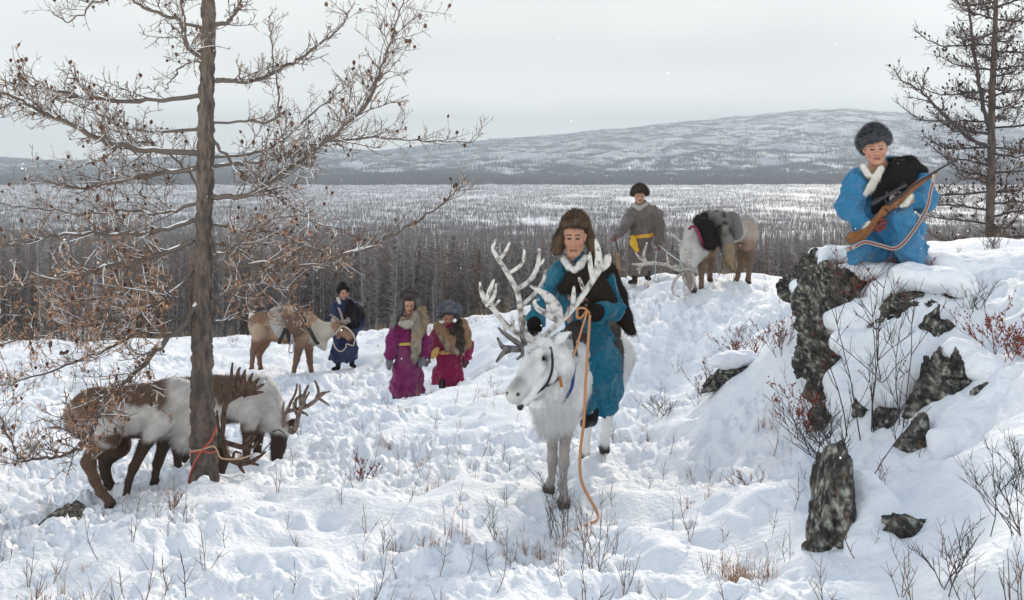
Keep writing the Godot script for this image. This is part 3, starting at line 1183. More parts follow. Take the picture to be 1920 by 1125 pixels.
# ---------------------------------------------------------------- rocks, drifts, shrubs, grass
func rock_mesh(size: Vector3, turn: Basis, s: int, cuts: int) -> Buf:
	var rng := RandomNumberGenerator.new()
	rng.seed = s
	var pl := []
	for k in cuts:
		var nn := Vector3(rng.randf_range(-1, 1), rng.randf_range(-1, 1), rng.randf_range(-1, 1)).normalized()
		pl.append([nn, rng.randf_range(0.46, 0.78)])
	var b := Buf.new()
	b.ball(Vector3.ZERO, Vector3.ONE, Basis.IDENTITY, 96, Color.WHITE, 90)
	var nz := FastNoiseLite.new()
	make_noise(nz, s, 1.6, 3)
	var cr := FastNoiseLite.new()
	make_noise(cr, s + 5, 2.2, 2, FastNoiseLite.TYPE_CELLULAR)
	cr.cellular_return_type = FastNoiseLite.RETURN_DISTANCE2_SUB
	var blk := FastNoiseLite.new()
	make_noise(blk, s + 9, 1.0, 1, FastNoiseLite.TYPE_CELLULAR)
	blk.fractal_type = FastNoiseLite.FRACTAL_NONE
	blk.cellular_return_type = FastNoiseLite.RETURN_CELL_VALUE
	for k in b.v.size():
		var u := b.v[k]
		var r := 1.25
		for p in pl:
			var dn: float = u.dot(p[0])
			if dn > 0.02:
				r = minf(r, float(p[1]) / dn)
		var q := u * r
		var crack := clampf(0.16 - (cr.get_noise_3d(q.x, q.y, q.z) + 1.0), 0.0, 0.16)
		var m := q * size * 7.0
		q *= 1.0 + 0.10 * nz.get_noise_3d(q.x, q.y, q.z) + 0.06 * nz.get_noise_3d(m.x, m.y, m.z) - crack * 0.55 + 0.11 * blk.get_noise_3d(m.x * 0.9, m.y * 0.55, m.z * 0.9)
		b.v[k] = turn * (q * size)
		var w := q * size
		var l := nz.get_noise_3d(w.x * 6.0 + 9.0, w.y * 6.0, w.z * 6.0)
		var l2 := nz.get_noise_3d(w.x * 10.0, w.y * 10.0 + 4.0, w.z * 10.0)
		var col := Color(0.045, 0.045, 0.046).lerp(Color(0.12, 0.119, 0.114), clampf(0.45 + 1.3 * l, 0.0, 1.0))
		col = col.lerp(Color(0.33, 0.33, 0.31), clampf((l2 + 0.4 * l - 0.16) * 5.0, 0.0, 0.85))
		col = col.lerp(Color(0.17, 0.085, 0.045), clampf((-l2 - 0.38 + 0.4 * l) * 4.0, 0.0, 0.5))
		b.c[k] = Color(col.r * 1.5, col.g * 1.5, col.b * 1.5)
	b.smooth_normals()
	return b

func rock(at: Vector3, size: Vector3, turn: Vector3, s: int, label: String, caps := []) -> Node3D:
	var t := base("rock", Vector3(at.x, ground(at.x, at.z), at.z), label, "rock", "")
	var b := rock_mesh(size, Basis.from_euler(turn), s, 12)
	for k in b.v.size():
		b.v[k] += at
	var o := holder("stone", t, M.rock)
	o.mesh = b.mesh()
	if caps.size():
		var pieces := []
		for c in caps:
			pieces.append(cap(c[0], c[1], c[2], c[3], Color(0.88, 0.905, 0.94), 0.08, Vector3.UP, c[4] if c.size() > 4 else 1.3))
		var lumps2 := func(p: Vector3, _n: Vector3) -> float:
			return 0.034 * n_small.get_noise_3d(p.x * 1.2, p.y * 1.2, p.z * 1.2) + 0.010 * n_fine.get_noise_3d(p.x * 1.5, p.y * 1.5, p.z * 1.5)
		body("snow_cap", t, M.snow, [[pieces, 0.018]], {"move": lumps2})
	return t

func stem(b: Buf, at: Vector3, dir: Vector3, ln: float, r: float, level: int, rng: RandomNumberGenerator, col: Color, buds: Color, bud: float) -> void:
	var seg := 5
	var pts := PackedVector3Array()
	var p := at
	var dd := dir
	for k in seg + 1:
		pts.append(p)
		p += dd * (ln / seg)
		dd = (dd + Vector3(rng.randf_range(-1, 1), rng.randf_range(-0.5, 0.9), rng.randf_range(-1, 1)) * 0.17).normalized()
	b.tube(pts, radii(seg + 1, [r, r * 0.75, r * 0.4]), 4, col, col * 1.25, 1.0, Vector3.UP, false)
	if level > 0:
		for k in rng.randi_range(3, 6):
			var t := rng.randf_range(0.3, 0.95)
			var q := pts[int(t * seg)]
			var nd := (dd * 0.7 + Vector3(rng.randf_range(-1, 1), rng.randf_range(0.0, 0.9), rng.randf_range(-1, 1)) * 0.9).normalized()
			stem(b, q, nd, ln * rng.randf_range(0.22, 0.5), r * 0.65, level - 1, rng, col, buds, bud)
	elif rng.randf() < bud:
		for k in 3:
			var q := pts[rng.randi_range(2, seg)]
			b.ball(q, Vector3.ONE * rng.randf_range(0.004, 0.008), Basis.IDENTITY, 4, buds)

func shrub(px: float, d: float, hgt: float, spread: float, stems: int, s: int, label: String, col := Color(0.075, 0.055, 0.048), bud := 0.0, lean := Vector3.ZERO) -> void:
	var rng := RandomNumberGenerator.new()
	rng.seed = s
	var f := on_ground(px, d, -0.03)
	var t := base("shrub", f, label, "shrub")
	var b := Buf.new()
	for k in stems:
		var dir := (Vector3(rng.randf_range(-1, 1) * spread, 1.0, rng.randf_range(-1, 1) * spread) + lean).normalized()
		var w := Vector3(rng.randf_range(-1, 1), 0, rng.randf_range(-1, 1)) * hgt * 0.12 * (1.0 + spread)
		stem(b, f + w, dir, hgt * rng.randf_range(0.6, 1.05), clampf(hgt * 0.0055, 0.0028, 0.0052), 2, rng, col * rng.randf_range(0.8, 1.4), Color(0.28, 0.07, 0.04), bud)
	var o := holder("stems", t, M.bark)
	o.mesh = b.mesh()

func tuft_mesh(s: int, blades: int, lng: float, w: float) -> ArrayMesh:
	var rng := RandomNumberGenerator.new()
	rng.seed = s
	var b := Buf.new()
	for k in blades:
		var az := rng.randf() * TAU
		var dir := Vector3(cos(az), 0, sin(az))
		var root := dir * rng.randf() * 0.035
		var ln := lng * rng.randf_range(0.5, 1.1)
		var out := rng.randf_range(0.1, 0.75)
		var mid := root + (Vector3(0, 1, 0) + dir * out * 0.4).normalized() * ln * 0.6
		var tip := mid + (Vector3(0, 0.6, 0) + dir * out * 1.4).normalized() * ln * 0.4
		var sd := Vector3(-sin(az), 0, cos(az)) * w
		var cc := Color(1, 1, 1) * rng.randf_range(0.7, 1.3)
		b.tri(root + sd - Vector3(0, 0.03, 0), root - sd - Vector3(0, 0.03, 0), mid, Vector3(0, 1, 0.3).normalized(), cc, cc)
		b.tri(mid + sd * 0.6, mid - sd * 0.6, tip, Vector3(0, 1, 0.3).normalized(), cc, cc)
	return b.mesh()

func weed_mesh(s: int) -> ArrayMesh:
	var rng := RandomNumberGenerator.new()
	rng.seed = s
	var b := Buf.new()
	for k in rng.randi_range(1, 3):
		stem(b, Vector3(rng.randf_range(-0.02, 0.02), -0.03, rng.randf_range(-0.02, 0.02)), Vector3(rng.randf_range(-0.5, 0.5), 1, rng.randf_range(-0.5, 0.5)).normalized(), rng.randf_range(0.10, 0.30), 0.0025, 1, rng, Color.WHITE, Color.WHITE, 0.0)
	return b.mesh()

func make_rocks() -> void:
	var rg := Gradient.new()
	rg.offsets = PackedFloat32Array([0.0, 0.42, 0.55, 0.66, 1.0])
	rg.colors = PackedColorArray([Color(0.42, 0.42, 0.42), Color(0.62, 0.61, 0.60), Color(0.74, 0.73, 0.70), Color(1, 1, 0.96), Color(0.95, 0.95, 0.9)])
	M.rock = vmat(0.88, {"albedo_texture": noise_tex(72, 0.02, 5, 512, rg), "normal_enabled": true, "normal_texture": noise_tex(71, 0.03, 5, 512, null, true, 14.0), "uv1_triplanar": true, "uv1_scale": Vector3(2.2, 2.2, 2.2)})
	# the outcrop: [place px, size m, turn, seed, label, snow caps]
	rock(P(1538, 548, 8.25), Vector3(0.15, 0.38, 0.32), Vector3(0.1, 0.2, 0.10), 3, "narrow upright rock at the corner of the outcrop below the kneeling man", [[P(1560, 474, 8.35), P(1606, 482, 8.2), 0.11, 0.13, 1.5], [P(1545, 500, 8.2), P(1556, 478, 8.3), 0.05, 0.07, 1.2]])
	rock(P(1541, 672, 7.75), Vector3(0.15, 0.36, 0.28), Vector3(0.0, 0.7, -0.12), 4, "cracked grey rock column under a snow pillow on the outcrop", [[P(1575, 596, 7.65), P(1632, 588, 7.65), 0.13, 0.16, 1.35], [P(1590, 645, 7.45), P(1625, 650, 7.45), 0.13, 0.15, 1.2], [P(1580, 712, 7.3), P(1618, 700, 7.3), 0.13, 0.15, 1.2]])
	rock(P(1600, 540, 8.0), Vector3(0.24, 0.20, 0.25), Vector3(0.3, 0.9, 0.1), 5, "brown stained rock just under the kneeling man's coat hem", [[P(1590, 505, 7.95), P(1650, 510, 7.85), 0.07, 0.10, 1.3], [P(1655, 545, 7.65), P(1690, 520, 7.75), 0.10, 0.11, 1.2]])
	rock(P(1735, 570, 7.6), Vector3(0.38, 0.20, 0.34), Vector3(0.1, 0.3, -0.12), 8, "dark brown broken rock under the big snow pillow", [[P(1715, 518, 7.5), P(1800, 532, 7.4), 0.16, 0.15, 1.5], [P(1770, 500, 7.8), P(1860, 516, 7.8), 0.16, 0.2, 1.5]])
	rock(P(1665, 585, 7.6), Vector3(0.17, 0.19, 0.2), Vector3(0.5, 0.3, 0.2), 9, "shadowed black rock in the cleft of the outcrop", [[P(1655, 630, 7.35), P(1690, 640, 7.3), 0.11, 0.14, 1.2]])
	rock(P(1800, 572, 7.5), Vector3(0.20, 0.13, 0.2), Vector3(0.1, 1.3, -0.2), 10, "flat brown rock jutting from beneath the snow pillow")
	rock(P(1745, 615, 7.15), Vector3(0.08, 0.17, 0.12), Vector3(0.1, 0.5, 0.05), 21, "small upright grey rock between two snow drifts")
	rock(P(1790, 625, 7.0), Vector3(0.10, 0.09, 0.1), Vector3(0.6, 0.5, 0.3), 22, "rounded speckled rock beside the upright grey one", [[P(1792, 612, 7.0), P(1800, 612, 7.0), 0.05, 0.05, 1.3]])
	rock(P(1765, 750, 6.3), Vector3(0.26, 0.42, 0.24), Vector3(-0.12, 0.35, 0.06), 31, "tall dark lichened boulder half sunk in the drift", [[P(1862, 756, 5.85), P(1882, 748, 5.85), 0.085, 0.10, 1.1], [P(1690, 690, 6.7), P(1720, 655, 6.8), 0.17, 0.15, 1.2], [P(1800, 662, 6.35), P(1845, 690, 6.2), 0.12, 0.14, 1.4]])
	rock(P(1718, 830, 5.9), Vector3(0.10, 0.2, 0.14), Vector3(0.1, 0.1, 0.1), 32, "dark foot of stone under the tall lichened boulder", [[P(1775, 830, 5.65), P(1810, 820, 5.7), 0.12, 0.13, 1.2]])
	rock(P(1850, 735, 6.0), Vector3(0.09, 0.14, 0.1), Vector3(0.2, 0.7, 0.5), 33, "dark rock behind the round snow cushion")
	rock(P(1560, 1005, 4.95), Vector3(0.19, 0.41, 0.22), Vector3(0.10, 0.35, -0.36), 12, "leaning grey slab with pale lichen, snow heaped on one side", [[P(1622, 925, 5.02), P(1640, 1000, 4.85), 0.12, 0.17, 1.0], [P(1640, 1050, 4.66), P(1690, 1075, 4.55), 0.15, 0.13, 1.0], [P(1590, 890, 5.12), P(1605, 900, 5.1), 0.05, 0.06, 1.0]])
	rock(P(1528, 610, 7.95), Vector3(0.13, 0.22, 0.24), Vector3(0.2, 1.1, 0.1), 14, "squat grey rock wedged halfway up the edge of the outcrop", [[P(1560, 630, 7.8), P(1585, 620, 7.75), 0.09, 0.10, 1.2]])
	rock(P(1538, 738, 7.5), Vector3(0.14, 0.22, 0.2), Vector3(0.1, 0.4, 0.15), 15, "weathered rock low on the outcrop above the blocky one", [[P(1575, 735, 7.25), P(1600, 745, 7.15), 0.10, 0.11, 1.1]])
	rock(P(1520, 500, 8.7), Vector3(0.16, 0.20, 0.2), Vector3(0.2, 0.3, 0.3), 16, "grey rock behind the narrow upright one at the top of the outcrop", [[P(1530, 478, 8.7), P(1545, 476, 8.6), 0.07, 0.08, 1.3]])
	rock(P(1690, 600, 7.5), Vector3(0.22, 0.16, 0.2), Vector3(0.2, 0.8, 0.2), 18, "fractured dark rock filling the cleft under the pillow", [])
	rock(P(1805, 700, 6.25), Vector3(0.14, 0.15, 0.16), Vector3(0.3, 0.2, 0.2), 19, "dark shoulder of stone beside the tall lichened boulder", [])
	rock(P(1368, 708, 9.2), Vector3(0.35, 0.15, 0.2), Vector3(0.1, 0.2, 0.22), 17, "low dark rock with a round snow cap among shrubs", [[P(1350, 680, 9.2), P(1395, 672, 9.25), 0.10, 0.12, 1.5]])
	rock(P(120, 972, 7.3), Vector3(0.18, 0.12, 0.16), Vector3(0.2, 0.4, 0.1), 44, "small grey rock in the snow behind the reindeer's hind hoof")
	rock(P(1548, 790, 7.25), Vector3(0.14, 0.19, 0.16), Vector3(0.1, 0.9, 0.1), 52, "blocky grey rock at the foot of the outcrop", [[P(1580, 760, 7.1), P(1605, 770, 7.0), 0.11, 0.12, 1.1]])
	rock(P(1612, 770, 6.9), Vector3(0.10, 0.14, 0.12), Vector3(0.3, 0.2, 0.4), 53, "dark wedge of rock between the lower snow pillows", [[P(1640, 740, 6.8), P(1670, 720, 6.8), 0.13, 0.15, 1.2]])
	rock(P(1718, 1008, 4.66), Vector3(0.13, 0.13, 0.12), Vector3(0.2, 0.2, 0.2), 63, "brown rock showing in a hollow of the drift")
	rock(P(1488, 545, 11.2), Vector3(0.26, 0.20, 0.2), Vector3(0.0, 0.3, 0.5), 71, "slanting grey rock on the crest beside the outcrop", [[P(1500, 540, 11.0), P(1515, 550, 11.0), 0.12, 0.12, 1.2]])
	rock(P(1662, 800, 6.5), Vector3(0.10, 0.18, 0.12), Vector3(0.1, 0.3, 0.1), 83, "thin dark rock beneath the smooth overhanging drift", [[P(1665, 735, 6.6), P(1700, 700, 6.6), 0.15, 0.19, 1.2]])
	var red := Color(0.13, 0.07, 0.055)
	shrub(1390, 10.6, 0.45, 0.9, 18, 1, "dense reddish shrub on the slope above the low rock", red, 0.5)
	shrub(1340, 9.9, 0.42, 1.1, 15, 2, "spreading dark shrub behind the low snow-capped rock", red, 0.3)
	shrub(1240, 9.5, 0.28, 1.6, 10, 3, "flat twiggy shrub in the snow behind the white reindeer")
	shrub(1460, 8.6, 0.45, 0.8, 12, 4, "small brown shrub at the end of the low rock", red, 0.4)
	shrub(1505, 7.2, 0.45, 0.7, 10, 5, "red budded shrub growing against the rock column", red, 0.9)
	shrub(1645, 6.4, 1.2, 0.22, 7, 6, "tall upright shrub with long bare stems before the kneeling man", Color(0.07, 0.055, 0.05), 0.1, Vector3(-0.18, 0, 0))
	shrub(1560, 5.9, 0.75, 0.75, 9, 7, "black crooked shrub above the leaning slab", Color(0.05, 0.045, 0.045), 0.0, Vector3(-0.5, 0, 0))
	shrub(1590, 7.9, 0.5, 0.7, 12, 8, "thin shrub on the snow below the man's knees", red, 0.3)
	shrub(1890, 6.3, 0.4, 0.9, 14, 9, "shrub with red berries beside the round snow cushion", Color(0.12, 0.06, 0.045), 1.0)
	shrub(1830, 7.0, 0.36, 0.9, 7, 10, "few bare stems in the smooth drift", Color(0.08, 0.06, 0.055))
	shrub(1860, 8.5, 0.35, 0.9, 10, 11, "bare twigs on the crest of the bank", Color(0.09, 0.07, 0.06))
	shrub(1910, 3.95, 0.42, 0.8, 8, 12, "bare bush with a bent stem low on the bank", Color(0.06, 0.05, 0.045), 0.0, Vector3(-0.3, 0, 0))
	shrub(1775, 3.75, 0.34, 0.6, 5, 13, "thin stems standing in front of the brown hollow", Color(0.07, 0.055, 0.05))
	shrub(680, 8.4, 0.30, 0.4, 5, 14, "two upright budded twigs on the open slope", red, 0.6)
	shrub(1050, 6.3, 0.42, 0.45, 8, 15, "grey twiggy plant in front of the white reindeer's hooves", Color(0.14, 0.12, 0.11))
	shrub(1100, 5.2, 0.48, 0.25, 5, 16, "tall thin weed stems beyond the end of the strap", Color(0.16, 0.13, 0.11))
	shrub(1415, 6.6, 0.26, 0.9, 8, 17, "small dark bush beside the leaning slab", red)
	shrub(320, 7.0, 0.20, 1.0, 7, 18, "low rusty weed near the larch trunk", Color(0.2, 0.11, 0.07))
	shrub(1700, 7.75, 0.22, 0.9, 9, 19, "red leaved twigs beside the dark broken rock", Color(0.16, 0.06, 0.045), 1.0)
	var rng := RandomNumberGenerator.new()
	rng.seed = 7
	# dry grass showing through the snow, in patches
	var M_grass := vmat(0.9)
	var kinds := [tuft_mesh(1, 16, 0.14, 0.0026), tuft_mesh(2, 10, 0.22, 0.0024), tuft_mesh(3, 22, 0.09, 0.003)]
	for kd in 3:
		var xf := []
		var cols := PackedColorArray()
		for k in 5200:
			var d := 3.2 * pow(28.0 / 3.2, pow(rng.randf(), 0.8))
			var px := rng.randf_range(-200, 2100)
			var x := (px - 960.0) / F * d
			var patch := n_big.get_noise_2d(x * 4.0 + 31.0, -d * 4.0) + 0.7 * n_mid.get_noise_2d(x * 1.2, d * 1.2 + 60.0)
			var edge := smoothstep(20.0, 26.0, d) * 0.45
			if px > 1480 and d < 10.0:
				patch -= 0.5
			if patch + edge < rng.randf_range(0.5, 1.0):
				continue
			var s := rng.randf_range(0.6, 1.3) * (1.0 + edge)
			xf.append(Transform3D(Basis.from_scale(Vector3(s, s, s)).rotated(Vector3.UP, rng.randf() * TAU), Vector3(x, ground(x, -d) - 0.02, -d)))
			cols.append(Color(0.36, 0.25, 0.16).lerp(Color(0.42, 0.20, 0.10), rng.randf()) * rng.randf_range(0.55, 1.2))
		scatter("dry_grass", kinds[kd], xf, cols, M_grass, ["tan dry grass tips poking through the snow", "longer straw coloured grass standing in patches", "short rusty grass between clods of snow"][kd], "grass")
	# the fringe of straw along the crest
	var xfc := []
	var colc := PackedColorArray()
	for k in 2600:
		var px := rng.randf_range(-100, 1560)
		var d := rng.randf_range(16.5, 29.0)
		if px > 1120 and d > 20.5 or px < 700 and d < 24.0:
			continue
		var x := (px - 960.0) / F * d
		if n_mid.get_noise_2d(x * 0.5, d * 0.5) < 0.05:
			continue
		var s := rng.randf_range(0.8, 1.9)
		xfc.append(Transform3D(Basis.from_scale(Vector3(s, s, s)).rotated(Vector3.UP, rng.randf() * TAU), Vector3(x, ground(x, -d) - 0.02, -d)))
		colc.append(Color(0.40, 0.31, 0.20) * rng.randf_range(0.55, 1.2))
	scatter("crest_grass", kinds[1], xfc, colc, M_grass, "straw grass fringe along the crest of the slope", "grass")
	for kd in 4:
		var xf := []
		var cols := PackedColorArray()
		for k in 85:
			var d := 3.2 * pow(18.0 / 3.2, rng.randf())
			var px := rng.randf_range(-150, 2000)
			var x := (px - 960.0) / F * d
			var s := rng.randf_range(0.5, 1.15)
			xf.append(Transform3D(Basis.from_scale(Vector3(s, s, s)).rotated(Vector3.UP, rng.randf() * TAU), Vector3(x, ground(x, -d), -d)))
			cols.append(Color(0.10, 0.075, 0.065).lerp(Color(0.30, 0.2, 0.13), rng.randf() * 0.7))
		scatter("dry_weeds", weed_mesh(40 + kd), xf, cols, M_grass, ["dark bare weed stalks scattered over the snow", "crooked dry stalks dotted about the slope", "forked brown stalks standing in the snow", "short dead twigs sticking out of the snow"][kd], "weeds")
	# snow clods kicked loose on the trodden slope
	var xk := []
	var ck := PackedColorArray()
	var clod := Buf.new()
	clod.ball(Vector3.ZERO, Vector3(1, 0.75, 0.9), Basis.IDENTITY, 8, Color.WHITE)
	for k in clod.v.size():
		clod.v[k] *= 1.0 + 0.35 * n_small.get_noise_3d(clod.v[k].x, clod.v[k].y, clod.v[k].z)
	clod.smooth_normals()
	for k in 3200:
		var d := 3.2 * pow(24.0 / 3.2, pow(rng.randf(), 0.9))
		var px := rng.randf_range(-250, 1620)
		var x := (px - 960.0) / F * d
		if n_big.get_noise_2d(x * 3.0, d * 3.0 + 5.0) < rng.randf_range(-0.3, 0.4):
			continue
		var s := 0.008 + 0.05 * pow(rng.randf(), 3.5)
		xk.append(Transform3D(Basis.from_euler(Vector3(rng.randf() * 6.0, rng.randf() * 6.0, 0)).scaled(Vector3.ONE * s), Vector3(x, ground(x, -d) + s * 0.05, -d)))
		ck.append(Color(0.85, 0.875, 0.915))
	scatter("snow_clods", clod.mesh(), xk, ck, M_grass, "small clods of loose snow lying over the slope", "snow")
	# falling flakes
	var fl := Buf.new()
	fl.ball(Vector3.ZERO, Vector3.ONE, Basis.IDENTITY, 6, Color.WHITE)
	var xs := []
	var cs := PackedColorArray()
	for k in 750:
		var d := 2.4 * pow(22.0 / 2.4, pow(rng.randf(), 0.6))
		var q := P(rng.randf_range(-150, 2070), rng.randf_range(-60, 1150), d)
		if q.y < ground(q.x, q.z) + 0.05:
			continue
		var s := rng.randf_range(0.0014, 0.0028)
		xs.append(Transform3D(Basis.from_scale(Vector3(s, s * 1.4, s)).rotated(Vector3(0, 0, 1), rng.randf() * 3.0), q))
		cs.append(Color(0.9, 0.91, 0.93))
	scatter("snowflakes", fl.mesh(), xs, cs, M_grass, "sparse flakes of falling snow in the air", "snowfall")

# ---------------------------------------------------------------- bodies from joints: [px, py, depth, radius px]
func S(out: Array, joints: Array, col: Color, k := 0.03, sd := Vector3.ZERO, sf := 1.0) -> void:
	for j in joints.size() - 1:
		var a: Array = joints[j]
		var b: Array = joints[j + 1]
		out.append(cap(P(a[0], a[1], a[2]), P(b[0], b[1], b[2]), a[3] * a[2] / F, b[3] * b[2] / F, col, k, sd, sf))

func B(out: Array, j: Array, col: Color, k := 0.02, sd := Vector3.ZERO, sf := 1.0) -> void:
	var p := P(j[0], j[1], j[2])
	out.append(cap(p, p + Vector3(0, 0.001, 0), j[3] * j[2] / F, j[3] * j[2] / F, col, k, sd, sf))

func footed(joints: Array) -> Array:
	# the last joint of a leg is set on the snow
	var l: Array = joints[-1].duplicate()
	var g := on_ground(l[0], l[2])
	var py: float = HORIZON - (g.y + 0.03) / l[2] * F
	if absf(py - l[1]) > 12.0:
		pass
	l[1] = py
	joints[-1] = l
	if joints.size() > 2:
		joints[-2][1] = minf(joints[-2][1], py - 14.0 * 8.0 / l[2])
	return joints

func leg(out: Array, joints: Array, col: Color, k := 0.022) -> void:
	joints = footed(joints)
	joints[-1][3] *= 0.78
	S(out, joints.slice(0, 2), out[0][4], k * 1.6)
	S(out, joints.slice(1), col, k)
	# the spread hoof
	var l: Array = joints[-1]
	var p := P(l[0], l[1], l[2])
	var r: float = l[3] * l[2] / F * 1.2
	out.append(cap(p + Vector3(-r * 0.5, -0.005, 0.0), p + Vector3(-r * 0.45, -0.02, r * 0.9), r * 0.55, r * 0.5, Color(0.05, 0.04, 0.035), 0.01))
	out.append(cap(p + Vector3(r * 0.5, -0.005, 0.0), p + Vector3(r * 0.45, -0.02, r * 0.9), r * 0.55, r * 0.5, Color(0.05, 0.04, 0.035), 0.01))

func antler(parent: Node3D, tines: Array, col: Color, dark: Color, s: int, frost := 0.0) -> void:
	# each tine: [[px, py, depth, radius px], ...], and a flatness
	var b := Buf.new()
	for t in tines:
		var pts := []
		var rr := []
		for q in t[0]:
			pts.append(P(q[0], q[1], q[2]))
			rr.append(q[3] * 0.82 * q[2] / F)
		var c := curve(pts, 5)
		var flat: float = t[1] if t.size() > 1 else 1.0
		b.tube(c, radii(c.size(), rr), 8, col, Color(-1, 0, 0), flat, Vector3(0.15, 0.25, 1.0).normalized())
		b.ball(c[c.size() - 1], Vector3.ONE * rr[-1], Basis.IDENTITY, 6, col)
	for k in b.v.size():
		var p := b.v[k]
		var e := n_small.get_noise_3d(p.x * 8.0, p.y * 8.0, p.z * 8.0 + s)
		var f := n_fine.get_noise_3d(p.x * 5.0, p.y * 5.0, p.z * 5.0)
		b.c[k] = col.lerp(dark, clampf(0.35 + 1.5 * e + 0.9 * f - frost, 0.0, 1.0))
		b.v[k] += b.n[k] * 0.0015 * f
	var o := holder("antler", parent, M.bone)
	o.mesh = b.mesh()

func strap(parent: Node3D, called: String, pts: Array, w: float, col: Color, flat := 1.0, fd := Vector3(0, 0, 1)) -> MeshInstance3D:
	var ps := []
	for q in pts:
		ps.append(P(q[0], q[1], q[2]))
	var c := curve(ps, 7)
	var b := Buf.new()
	b.tube(c, radii(c.size(), [w, w]), 6, col, Color(-1, 0, 0), flat, fd)
	var o := holder(called, parent, M.leather)
	o.mesh = b.mesh()
	return o

func make_deer() -> void:
	M.bone = vmat(0.7)
	M.hide = vmat(0.9)
	M.leather = vmat(0.6)
	white_deer()
	brown_deer()
	second_deer()
	saddle_deer()
	pelt_deer()

